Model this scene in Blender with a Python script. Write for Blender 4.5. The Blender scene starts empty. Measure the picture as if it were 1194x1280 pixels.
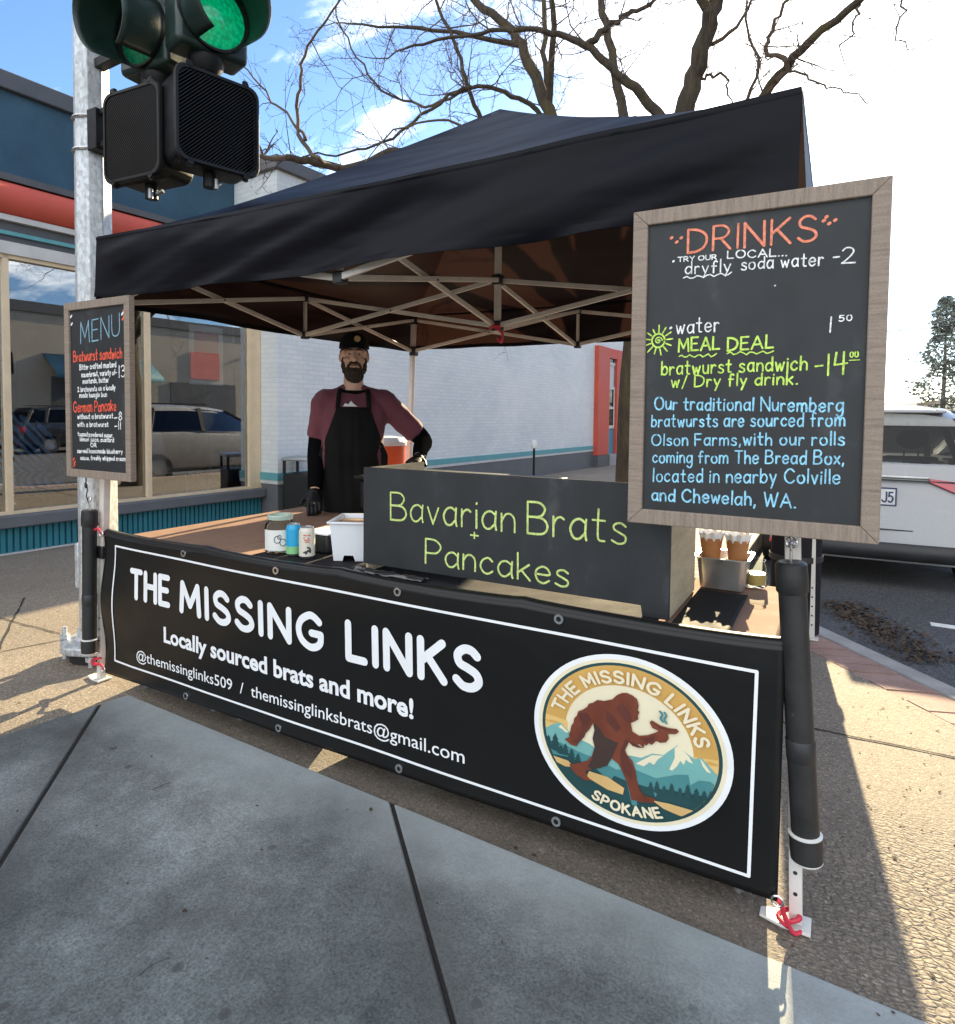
import bpy, bmesh, math, random
from mathutils import Vector as V, Matrix, noise
R = math.radians
S = bpy.context.scene
COL = S.collection
random.seed(11)

# ------------------------------------------------------------------ camera, sky, sun, exposure
cam_d = bpy.data.cameras.new("camera")
cam = bpy.data.objects.new("camera", cam_d)
COL.objects.link(cam)
S.camera = cam
cam_d.sensor_fit = 'HORIZONTAL'
cam_d.sensor_width = 36.0
cam_d.lens = 810.0 / 1194.0 * 36.0
cam_d.shift_y = -85.0 / 1194.0
cam_d.clip_start = 0.02
cam_d.clip_end = 5000
_f = V((-math.sin(R(29.2)) * math.cos(R(-2.55)), math.cos(R(29.2)) * math.cos(R(-2.55)), math.sin(R(-2.55))))
_r = V((math.cos(R(29.2)), math.sin(R(29.2)), 0))
_u = _r.cross(_f)
_r2 = _r * math.cos(R(.6)) + _u * math.sin(R(.6))
_u2 = -_r * math.sin(R(.6)) + _u * math.cos(R(.6))
cam.matrix_world = Matrix(((_r2.x, _u2.x, -_f.x, 0), (_r2.y, _u2.y, -_f.y, 0), (_r2.z, _u2.z, -_f.z, 1.3), (0, 0, 0, 1)))

SUN_EL, SUN_AZ = R(22.5), R(-5.9)
sun_dir = V((math.sin(SUN_AZ) * math.cos(SUN_EL), math.cos(SUN_AZ) * math.cos(SUN_EL), math.sin(SUN_EL)))
sd = bpy.data.lights.new("sun", 'SUN')
sd.energy = 5.0
sd.angle = R(0.55)
sd.color = (1.0, 0.81, 0.50)
sun = bpy.data.objects.new("sun", sd)
COL.objects.link(sun)
sun.rotation_euler = sun_dir.to_track_quat('Z', 'Y').to_euler()

S.view_settings.view_transform = 'Standard'
S.view_settings.look = 'None'
S.view_settings.exposure = 1.82
S.view_settings.gamma = 1.0

W = bpy.data.worlds.new("World")
S.world = W
W.use_nodes = True
nt = W.node_tree
nt.nodes.clear()
def wn(t, **k):
    n = nt.nodes.new(t)
    for a, b in k.items():
        setattr(n, a, b)
    return n
wl = nt.links.new
sky = wn('ShaderNodeTexSky', sky_type='NISHITA', sun_disc=False, sun_elevation=SUN_EL, sun_rotation=SUN_AZ, altitude=600, air_density=1.0, dust_density=0.6, ozone_density=2.2)
tc = wn('ShaderNodeTexCoord')
sep = wn('ShaderNodeSeparateXYZ')
wl(tc.outputs['Generated'], sep.inputs[0])
zc = wn('ShaderNodeMath', operation='MAXIMUM'); zc.inputs[1].default_value = 0.0
wl(sep.outputs['Z'], zc.inputs[0])
za = wn('ShaderNodeMath', operation='ADD'); za.inputs[1].default_value = 0.16
wl(zc.outputs[0], za.inputs[0])
dv = wn('ShaderNodeVectorMath', operation='DIVIDE')
cb = wn('ShaderNodeCombineXYZ')
for i in range(3):
    wl(za.outputs[0], cb.inputs[i])
wl(tc.outputs['Generated'], dv.inputs[0]); wl(cb.outputs[0], dv.inputs[1])
mp = wn('ShaderNodeMapping'); mp.inputs['Scale'].default_value = (1.0, 1.9, 0.0); mp.inputs['Rotation'].default_value = (0, 0, R(35)); mp.inputs['Location'].default_value = (2.55, 0.4, 0)
wl(dv.outputs[0], mp.inputs[0])
nz = wn('ShaderNodeTexNoise'); nz.inputs['Scale'].default_value = 1.5; nz.inputs['Detail'].default_value = 9; nz.inputs['Roughness'].default_value = 0.58; nz.inputs['Distortion'].default_value = 0.5
wl(mp.outputs[0], nz.inputs[0])
cr = wn('ShaderNodeValToRGB'); cr.color_ramp.elements[0].position = 0.515; cr.color_ramp.elements[1].position = 0.71
wl(nz.outputs[0], cr.inputs[0])
# thin cloud veil is denser towards the sun
dt = wn('ShaderNodeVectorMath', operation='DOT_PRODUCT'); dt.inputs[1].default_value = sun_dir
nm = wn('ShaderNodeVectorMath', operation='NORMALIZE')
wl(tc.outputs['Generated'], nm.inputs[0]); wl(nm.outputs[0], dt.inputs[0])
mr = wn('ShaderNodeMapRange'); mr.inputs['From Min'].default_value = 0.962; mr.inputs['From Max'].default_value = 0.995
wl(dt.outputs['Value'], mr.inputs[0])
mx = wn('ShaderNodeMath', operation='MAXIMUM')
wl(cr.outputs[0], mx.inputs[0]); wl(mr.outputs[0], mx.inputs[1])
# an added, unseen bank of bright cloud behind the camera, as frontal fill
bk = wn('ShaderNodeMapRange'); bk.inputs['From Min'].default_value = -0.05; bk.inputs['From Max'].default_value = -0.5; bk.inputs['To Max'].default_value = 0.60
wl(sep.outputs['Y'], bk.inputs[0])
mx2 = wn('ShaderNodeMath', operation='MAXIMUM'); wl(mx.outputs[0], mx2.inputs[0]); wl(bk.outputs[0], mx2.inputs[1]); mx = mx2
cm = wn('ShaderNodeMath', operation='MULTIPLY'); cm.inputs[1].default_value = 0.88
wl(mx.outputs[0], cm.inputs[0])
mixc = wn('ShaderNodeMix', data_type='RGBA')
mixc.inputs['B'].default_value = (11.4, 11.3, 10.7, 1)
tint = wn('ShaderNodeMix', data_type='RGBA', blend_type='MULTIPLY'); tint.inputs['Factor'].default_value = 1.0; tint.inputs['B'].default_value = (.56, .67, .80, 1)
wl(sky.outputs[0], tint.inputs['A'])
wl(cm.outputs[0], mixc.inputs['Factor']); wl(tint.outputs['Result'], mixc.inputs['A'])
bg = wn('ShaderNodeBackground'); bg.inputs['Strength'].default_value = 0.10
wl(mixc.outputs['Result'], bg.inputs[0])
wo = wn('ShaderNodeOutputWorld')
wl(bg.outputs[0], wo.inputs[0])

# ------------------------------------------------------------------ materials
MATS = {}
def lin(c):
    return tuple(((x / 12.92) if x <= .04045 else ((x + .055) / 1.055) ** 2.4) for x in c)
class NT:
    def __init__(s, m):
        m.use_nodes = True
        s.t = m.node_tree; s.t.nodes.clear()
    def n(s, t, ins=None, **k):
        nd = s.t.nodes.new(t)
        for a, b in k.items(): setattr(nd, a, b)
        for a, b in (ins or {}).items():
            if hasattr(b, 'is_output'): s.t.links.new(b, nd.inputs[a])
            else: nd.inputs[a].default_value = b
        return nd
def c4(c): return (c[0], c[1], c[2], 1)
def sc(c, f): return tuple(min(1, x * f) for x in c)
def ramp(g, fac, stops):
    r = g.n('ShaderNodeValToRGB', {'Fac': fac})
    e = r.color_ramp.elements
    while len(e) < len(stops): e.new(0.5)
    for i, (p, c) in enumerate(stops):
        e[i].position = p; e[i].color = c4(c) if len(c) == 3 else c
    return r.outputs[0]
def mat(name, col, rough=.6, metal=0., var=.18, scale=6., bump=0., bscale=80., spec=.5, trans=0., detail=5, stretch=None, coat=0., dirt=None, sheen=0.):
    if name in MATS: return MATS[name]
    m = bpy.data.materials.new(name); g = NT(m)
    co = g.n('ShaderNodeTexCoord').outputs['Object']
    if stretch: co = g.n('ShaderNodeMapping', {'Vector': co, 'Scale': stretch}).outputs[0]
    nz = g.n('ShaderNodeTexNoise', {'Vector': co, 'Scale': scale, 'Detail': detail, 'Roughness': .6}).outputs[0]
    cc = ramp(g, nz, [(.3, sc(col, 1 - var)), (.7, sc(col, 1 + var))])
    if dirt:
        dz = g.n('ShaderNodeTexNoise', {'Vector': co, 'Scale': dirt[1], 'Detail': 8, 'Roughness': .7}).outputs[0]
        df = ramp(g, dz, [(dirt[2], (0, 0, 0)), (dirt[2] + .14, (1, 1, 1))])
        cc = g.n('ShaderNodeMix', {'Factor': df, 'A': cc, 'B': c4(dirt[0])}, data_type='RGBA').outputs['Result']
    b = g.n('ShaderNodeBsdfPrincipled', {'Base Color': cc, 'Metallic': metal, 'Specular IOR Level': spec, 'Transmission Weight': trans, 'Coat Weight': coat, 'Sheen Weight': sheen})
    rr = g.n('ShaderNodeMapRange', {0: nz, 1: .3, 2: .7, 3: max(.02, rough - .08), 4: min(1, rough + .08)}).outputs[0]
    g.t.links.new(rr, b.inputs['Roughness'])
    if bump:
        bz = g.n('ShaderNodeTexNoise', {'Vector': co, 'Scale': bscale, 'Detail': 4}).outputs[0]
        bp = g.n('ShaderNodeBump', {'Height': bz, 'Strength': bump, 'Distance': .01}).outputs[0]
        g.t.links.new(bp, b.inputs['Normal'])
    g.t.links.new(b.outputs[0], g.n('ShaderNodeOutputMaterial').inputs[0])
    MATS[name] = m
    return m
def wrap(name, fn):
    m = bpy.data.materials.new(name); g = NT(m)
    co = g.n('ShaderNodeTexCoord').outputs['Object']
    out = fn(g, co)
    g.t.links.new(out, g.n('ShaderNodeOutputMaterial').inputs[0])
    MATS[name] = m
    return m
def mixc_(g, f, a, b, bt='MIX'):
    return g.n('ShaderNodeMix', {'Factor': f, 'A': a if hasattr(a, 'is_output') else c4(a), 'B': b if hasattr(b, 'is_output') else c4(b)}, data_type='RGBA', blend_type=bt).outputs['Result']
def NZ(g, co, s, d=5, r=.6): return g.n('ShaderNodeTexNoise', {'Vector': co, 'Scale': s, 'Detail': d, 'Roughness': r}).outputs[0]
def BP(g, h, st, di=.01, nrm=None):
    i = {'Height': h, 'Strength': st, 'Distance': di}
    if nrm is not None: i['Normal'] = nrm
    return g.n('ShaderNodeBump', i).outputs[0]
def PB(g, col, rough, nrm=None, **k):
    i = {'Base Color': col if hasattr(col, 'is_output') else c4(col), 'Roughness': rough}
    if nrm is not None: i['Normal'] = nrm
    i.update(k)
    return g.n('ShaderNodeBsdfPrincipled', i).outputs[0]

def f_concrete(g, co):
    co = g.n('ShaderNodeNewGeometry').outputs['Position']
    big = NZ(g, co, 1.3, 6); mid = NZ(g, co, 7, 7, .7); fine = NZ(g, co, 160, 3, .7)
    c = ramp(g, big, [(.33, (.078, .090, .090)), (.5, (.135, .150, .150)), (.66, (.235, .255, .255))])
    c = mixc_(g, .75, c, ramp(g, mid, [(.3, (.33, .33, .33)), (.7, (.66, .66, .66))]), 'OVERLAY')
    c = mixc_(g, .8, c, ramp(g, fine, [(.32, (.22, .22, .22)), (.68, (.78, .78, .78))]), 'OVERLAY')
    st = NZ(g, co, 3.1, 8, .62)
    c = mixc_(g, ramp(g, st, [(.56, (0, 0, 0)), (.70, (.60, .60, .60))]), c, (.07, .07, .072))
    vo = g.n('ShaderNodeTexVoronoi', {'Vector': co, 'Scale': 6.5, 'Randomness': 1.0})
    sp = ramp(g, vo.outputs['Distance'], [(.0, (.85, .85, .85)), (.085, (.6, .6, .6)), (.10, (0, 0, 0))])
    c = mixc_(g, sp, c, (.06, .06, .06))
    # grime packed along the joints, pale wear along the outer edge
    sx = g.n('ShaderNodeSeparateXYZ', {0: co})
    def M2(op, a, b=0.0): return g.n('ShaderNodeMath', {0: a, 1: b}, operation=op).outputs[0]
    cj = M2('ADD', M2('MULTIPLY', sx.outputs['X'], .695 / 1.121), M2('ADD', M2('MULTIPLY', sx.outputs['Y'], .719 / 1.121), .775 / 1.121))
    dj = M2('ABSOLUTE', M2('SUBTRACT', M2('FRACT', cj), .5))
    dj = M2('ADD', dj, M2('MULTIPLY', M2('SUBTRACT', mid, .5), .10))
    c = mixc_(g, ramp(g, dj, [(.40, (0, 0, 0)), (.50, (.55, .55, .55))]), c, (.085, .083, .08))
    ed = M2('ADD', M2('ADD', sx.outputs['Y'], M2('MULTIPLY', sx.outputs['X'], .0405)), M2('MULTIPLY', M2('SUBTRACT', big, .5), .5))
    c = mixc_(g, ramp(g, M2('SUBTRACT', ed, .9), [(.45, (0, 0, 0)), (.72, (.60, .60, .60))]), c, (.38, .42, .43))
    # broom finish: fine parallel streaks
    bm = NZ(g, g.n('ShaderNodeMapping', {'Vector': co, 'Scale': (16, 260, 1), 'Rotation': (0, 0, R(43))}).outputs[0], 1.0, 3)
    n1 = BP(g, bm, .22, .004); n2 = BP(g, fine, .25, .003, n1); n3 = BP(g, mid, .15, .02, n2)
    return PB(g, c, .78, n3)
def f_aggregate(g, co):
    co = g.n('ShaderNodeNewGeometry').outputs['Position']
    vo = g.n('ShaderNodeTexVoronoi', {'Vector': co, 'Scale': 150.0})
    v2 = g.n('ShaderNodeTexVoronoi', {'Vector': co, 'Scale': 330.0})
    pc = g.n('ShaderNodeSeparateColor', {0: vo.outputs['Color']}).outputs[0]
    c = ramp(g, pc, [(0, (.11, .092, .07)), (.3, (.19, .158, .122)), (.55, (.245, .205, .16)), (.8, (.165, .145, .125)), (1, (.36, .31, .245))])
    p2 = g.n('ShaderNodeSeparateColor', {0: v2.outputs['Color']}).outputs[1]
    c = mixc_(g, .5, c, ramp(g, p2, [(0, (.3, .3, .3)), (1, (.75, .72, .68))]), 'OVERLAY')
    edge = ramp(g, vo.outputs['Distance'], [(.35, (0, 0, 0)), (.75, (1, 1, 1))])
    c = mixc_(g, g.n('ShaderNodeMath', {0: edge, 1: .35}, operation='MULTIPLY').outputs[0], c, (.15, .13, .105))
    big = NZ(g, co, .9, 7)
    c = mixc_(g, .5, c, ramp(g, big, [(.3, (.34, .34, .34)), (.7, (.66, .66, .66))]), 'OVERLAY')
    st = NZ(g, co, 2.6, 7, .65)
    c = mixc_(g, ramp(g, st, [(.60, (0, 0, 0)), (.72, (.6, .6, .6))]), c, (.12, .11, .10))
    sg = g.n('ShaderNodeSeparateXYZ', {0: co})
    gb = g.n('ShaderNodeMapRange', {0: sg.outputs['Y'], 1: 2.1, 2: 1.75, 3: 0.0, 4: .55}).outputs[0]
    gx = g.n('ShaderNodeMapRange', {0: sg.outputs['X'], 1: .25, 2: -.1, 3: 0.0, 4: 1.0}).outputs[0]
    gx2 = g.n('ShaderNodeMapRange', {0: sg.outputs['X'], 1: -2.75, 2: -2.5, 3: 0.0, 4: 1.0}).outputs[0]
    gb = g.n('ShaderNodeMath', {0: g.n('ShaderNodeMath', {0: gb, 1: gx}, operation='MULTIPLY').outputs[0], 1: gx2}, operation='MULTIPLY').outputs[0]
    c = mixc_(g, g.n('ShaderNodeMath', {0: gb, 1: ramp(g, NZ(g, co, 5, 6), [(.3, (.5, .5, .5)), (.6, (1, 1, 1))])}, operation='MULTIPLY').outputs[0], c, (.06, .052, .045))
    # a rough patch of little rippled courses on the right, in front of the stall
    sx = g.n('ShaderNodeSeparateXYZ', {0: co})
    wob = g.n('ShaderNodeVectorMath', {0: co, 1: g.n('ShaderNodeTexNoise', {'Vector': co, 'Scale': 9, 'Detail': 2}).outputs['Color']}, operation='MULTIPLY_ADD')
    wob.inputs[1].default_value = (1, 1, 1)
    wv = g.n('ShaderNodeVectorMath', {0: g.n('ShaderNodeTexNoise', {'Vector': co, 'Scale': 14, 'Detail': 2}).outputs['Color'], 1: (.035, .035, .035)}, operation='MULTIPLY').outputs[0]
    pv = g.n('ShaderNodeVectorMath', {0: co, 1: wv}, operation='ADD').outputs[0]
    br = g.n('ShaderNodeTexVoronoi', {'Vector': g.n('ShaderNodeMapping', {'Vector': pv, 'Scale': (36, 68, 1), 'Rotation': (0, 0, R(-8))}).outputs[0], 'Scale': 1.0, 'Randomness': .55}, feature='DISTANCE_TO_EDGE').outputs[0]
    br = ramp(g, br, [(.0, (0, 0, 0)), (.22, (1, 1, 1))])
    my = g.n('ShaderNodeMapRange', {0: sx.outputs['Y'], 1: 2.6, 2: 2.0, 3: 0.0, 4: 1.0}).outputs[0]
    mx_ = g.n('ShaderNodeMapRange', {0: sx.outputs['X'], 1: -.12, 2: .02, 3: 0.0, 4: 1.0}).outputs[0]
    msk = g.n('ShaderNodeMath', {0: my, 1: mx_}, operation='MULTIPLY').outputs[0]
    inv = g.n('ShaderNodeMath', {0: 1.0, 1: br}, operation='SUBTRACT').outputs[0]
    grv = g.n('ShaderNodeMath', {0: inv, 1: msk}, operation='MULTIPLY').outputs[0]
    c = mixc_(g, g.n('ShaderNodeMath', {0: grv, 1: .42}, operation='MULTIPLY').outputs[0], c, (.07, .06, .05))
    h2 = g.n('ShaderNodeMath', {0: grv, 1: -1.0}, operation='MULTIPLY').outputs[0]
    n0 = BP(g, h2, .55, .010)
    n1 = BP(g, g.n('ShaderNodeMath', {0: 1.0, 1: vo.outputs['Distance']}, operation='SUBTRACT').outputs[0], .45, .0025, n0)
    n2 = BP(g, big, .2, .03, n1)
    return PB(g, c, .82, n2)
def f_asphalt(g, co):
    vo = g.n('ShaderNodeTexVoronoi', {'Vector': co, 'Scale': 120.0})
    p = g.n('ShaderNodeSeparateColor', {0: vo.outputs['Color']}).outputs[0]
    c = ramp(g, p, [(0, (.035, .036, .04)), (.7, (.06, .061, .066)), (1, (.13, .13, .13))])
    c = mixc_(g, .5, c, ramp(g, NZ(g, co, .7, 7), [(.3, (.33, .33, .33)), (.7, (.68, .68, .68))]), 'OVERLAY')
    return PB(g, c, .85, BP(g, vo.outputs['Distance'], .6, .006))
def f_paver(g, co):
    c = ramp(g, NZ(g, co, 5, 4), [(.3, (.25, .15, .125)), (.7, (.36, .235, .20))])
    c = mixc_(g, .5, c, ramp(g, NZ(g, co, 130, 3), [(.3, (.3, .3, .3)), (.7, (.7, .7, .7))]), 'OVERLAY')
    return PB(g, c, .85, BP(g, NZ(g, co, 150, 3), .5, .005))
def f_whitebrick(g, co):
    sx = g.n('ShaderNodeSeparateXYZ', {0: co})
    u = g.n('ShaderNodeMath', {0: sx.outputs['X'], 1: sx.outputs['Y']}, operation='ADD').outputs[0]
    v = g.n('ShaderNodeCombineXYZ', {0: u, 1: sx.outputs['Z'], 2: 0.0}).outputs[0]
    b = g.n('ShaderNodeTexBrick', {'Vector': v, 'Color1': (.56, .60, .61, 1), 'Color2': (.62, .65, .66, 1), 'Mortar': (.54, .56, .585, 1), 'Scale': 1.0, 'Mortar Size': .008, 'Mortar Smooth': .3, 'Brick Width': .18, 'Row Height': .06}, offset=.5)
    c = mixc_(g, .5, b.outputs[0], ramp(g, NZ(g, co, 1.2, 7, .65), [(.3, (.36, .37, .39)), (.7, (.60, .60, .58))]), 'OVERLAY')
    n0 = BP(g, b.outputs[1], -.35, .008)
    return PB(g, c, .6, BP(g, NZ(g, co, 60, 4), .25, .006, n0))
def f_stucco(g, co):
    c = ramp(g, NZ(g, co, 2.2, 7, .65), [(.3, (.022, .062, .10)), (.7, (.040, .095, .145))])
    return PB(g, c, .85, BP(g, NZ(g, co, 70, 5, .7), .5, .01))
def f_wood(base, dark, sx=(3, 3, 40)):
    def f(g, co):
        w = NZ(g, g.n('ShaderNodeMapping', {'Vector': co, 'Scale': sx}).outputs[0], 1.6, 9, .7)
        c = ramp(g, w, [(.25, dark), (.5, base), (.8, sc(base, 1.35))])
        c = mixc_(g, .3, c, ramp(g, NZ(g, co, 240, 2), [(.3, (.3, .3, .3)), (.7, (.7, .7, .7))]), 'OVERLAY')
        return PB(g, c, .7, BP(g, w, .3, .004))
    return f
def f_galv(g, co):
    vo = g.n('ShaderNodeTexVoronoi', {'Vector': g.n('ShaderNodeMapping', {'Vector': co, 'Scale': (85, 85, 45)}).outputs[0], 'Scale': 1.0})
    p = g.n('ShaderNodeSeparateColor', {0: vo.outputs['Color']}).outputs[0]
    c = ramp(g, p, [(0, (.36, .38, .40)), (1, (.60, .62, .64))])
    st = NZ(g, g.n('ShaderNodeMapping', {'Vector': co, 'Scale': (7, 7, .8)}).outputs[0], 1.5, 7, .7)
    c = mixc_(g, ramp(g, st, [(.5, (0, 0, 0)), (.72, (.6, .6, .6))]), c, (.22, .22, .21))
    return PB(g, c, .52, BP(g, p, .12, .003), Metallic=.45)
def f_canopy(g, co):
    c = ramp(g, NZ(g, co, 2.5, 5), [(.3, (.0018, .0023, .0046)), (.7, (.0040, .0048, .0085))])
    wr = NZ(g, g.n('ShaderNodeMapping', {'Vector': co, 'Scale': (.8, .8, 3.2), 'Rotation': (0, R(14), 0)}).outputs[0], 1.6, 2, .4)
    n1 = BP(g, wr, .45, .09); n2 = BP(g, NZ(g, co, 900, 2), .12, .001, n1)
    a = PB(g, c, .5, n2, **{'Specular IOR Level': .14})
    t = g.n('ShaderNodeBsdfTranslucent', {'Color': (.085, .036, .026, 1), 'Normal': n1}).outputs[0]
    return g.n('ShaderNodeMixShader', {0: .065, 1: a, 2: t}).outputs[0]
def f_vinyl(g, co):
    wr = NZ(g, g.n('ShaderNodeMapping', {'Vector': co, 'Scale': (2.2, 2, 4)}).outputs[0], 1.6, 3, .5)
    c = ramp(g, NZ(g, co, 3, 6), [(.3, (.0045, .0045, .0048)), (.7, (.0080, .0078, .0080))])
    n1 = BP(g, wr, .12, .03)
    return PB(g, c, .34, BP(g, NZ(g, co, 420, 2), .05, .001, n1), **{'Specular IOR Level': .35})
def f_slate(g, co):
    sm = NZ(g, g.n('ShaderNodeMapping', {'Vector': co, 'Scale': (4, 4, 2.2), 'Rotation': (0, R(30), 0)}).outputs[0], 1.7, 8, .62)
    c = ramp(g, sm, [(.35, (.0115, .013, .0155)), (.58, (.019, .021, .024)), (.76, (.055, .057, .060))])
    return PB(g, c, .6, BP(g, NZ(g, co, 500, 2), .08, .001))
def f_glass(tint, refl, fk=1.6):
    def f(g, co):
        tr = g.n('ShaderNodeBsdfTransparent', {'Color': c4(tint)}).outputs[0]
        gl = g.n('ShaderNodeBsdfGlossy', {'Color': (.95, .97, 1, 1), 'Roughness': .0, 'Normal': BP(g, NZ(g, co, .55, 2), .035, .03)}).outputs[0]
        fr = g.n('ShaderNodeFresnel', {'IOR': 1.5}).outputs[0]
        k = g.n('ShaderNodeMath', {0: fr, 1: fk, 2: refl}, operation='MULTIPLY_ADD', use_clamp=True).outputs[0]
        return g.n('ShaderNodeMixShader', {0: k, 1: tr, 2: gl}).outputs[0]
    return f
def f_clear(g, co):
    tr = g.n('ShaderNodeBsdfTransparent', {'Color': (.93, .96, .95, 1)}).outputs[0]
    gl = g.n('ShaderNodeBsdfGlossy', {'Roughness': .04}).outputs[0]
    fr = g.n('ShaderNodeLayerWeight', {'Blend': .12}).outputs['Fresnel']
    return g.n('ShaderNodeMixShader', {0: fr, 1: tr, 2: gl}).outputs[0]
def f_bark(g, co):
    w = NZ(g, g.n('ShaderNodeMapping', {'Vector': co, 'Scale': (16, 16, 3)}).outputs[0], 1.5, 8, .7)
    c = ramp(g, w, [(.3, (.022, .016, .011)), (.55, (.062, .045, .030)), (.8, (.125, .098, .070))])
    ms = NZ(g, co, 3.2, 6, .6)
    c = mixc_(g, ramp(g, ms, [(.5, (0, 0, 0)), (.66, (.75, .75, .75))]), c, (.085, .072, .022))
    return PB(g, c, .9, BP(g, w, 1.0, .04))
def f_stripe(g, co):
    w = g.n('ShaderNodeTexWave', {'Vector': co, 'Scale': 8.0, 'Distortion': 3.0, 'Detail': 1.5}, bands_direction='DIAGONAL').outputs['Fac']
    return PB(g, ramp(g, w, [(.4, (.012, .02, .06)), (.52, (.20, .45, .80))]), .8)
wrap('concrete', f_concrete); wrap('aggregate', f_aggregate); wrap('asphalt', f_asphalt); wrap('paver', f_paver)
wrap('white_brick', f_whitebrick); wrap('blue_stucco', f_stucco)
wrap('weathered_wood', f_wood((.25, .195, .155), (.14, .11, .088), (5, 7, 70)))
wrap('weathered_wood_across', f_wood((.25, .195, .155), (.14, .11, .088), (70, 7, 5)))
wrap('plywood', f_wood((.50, .40, .25), (.38, .29, .17), (4, 4, 22)))
wrap('galvanised', f_galv); wrap('canopy_cloth', f_canopy); wrap('vinyl', f_vinyl); wrap('slate', f_slate)
wrap('shop_glass', f_glass((.80, .82, .83), .13)); wrap('car_glass', f_glass((.07, .08, .09), .0, .55)); wrap('clear_glass', f_clear)
wrap('bark', f_bark); wrap('stripe_cloth', f_stripe)
mat('twig', (.085, .058, .040), .85, var=.35, scale=3)
mat('black_metal', (.006, .0062, .0068), .5, var=.3, scale=20, spec=.3)
mat('signal_green', (.012, .028, .024), .38, var=.25, scale=12, bump=.1, bscale=200)
mat('black_plastic', (.016, .016, .017), .5, var=.35, scale=14, dirt=((.20, .19, .17), 38, .66))
mat('tent_steel', (.68, .63, .58), .45, metal=.0, var=.12, scale=9, dirt=((.25, .2, .16), 30, .68))
mat('white_leg', (.62, .61, .58), .45, var=.1, scale=8, dirt=((.30, .27, .23), 14, .62))
mat('joint_plastic', (.02, .02, .022), .5)
mat('red_cord', (.55, .03, .06), .55, var=.2, scale=30)
mat('chrome', (.62, .62, .63), .22, metal=1.0, var=.1)
mat('white_print', (.80, .81, .83), .5, var=.04, scale=12)
mat('cream_print', (.78, .70, .50), .5, var=.05)
mat('gold_print', (.58, .34, .09), .5, var=.1, scale=5)
mat('amber_print', (.72, .47, .16), .5, var=.1, scale=5)
mat('brown_print', (.155, .036, .017), .5, var=.22, scale=14)
mat('dark_brown_print', (.10, .026, .018), .5, var=.2, scale=12)
mat('teal_dark_print', (.012, .058, .062), .5, var=.15)
mat('shadow_print', (.048, .026, .022), .5, var=.1)
mat('teal_print', (.06, .22, .23), .5, var=.12)
mat('teal_pale_print', (.17, .40, .38), .5, var=.1)
mat('tan_print', (.62, .40, .16), .5, var=.15)
mat('chalk_white', (.74, .75, .77), .9, var=.38, scale=130)
mat('chalk_salmon', (.80, .24, .15), .9, var=.38, scale=130)
mat('chalk_red', (.72, .10, .055), .9, var=.38, scale=130)
mat('chalk_lime', (.50, .72, .13), .9, var=.38, scale=130)
mat('chalk_pale_lime', (.50, .62, .20), .9, var=.38, scale=130)
mat('chalk_blue', (.26, .56, .78), .9, var=.38, scale=130)
mat('chalk_grey_blue', (.20, .36, .46), .9, var=.38, scale=130)
mat('table_cloth', (.014, .013, .016), .85, spec=.2, var=.2, scale=6, bump=.2, bscale=300)
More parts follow.
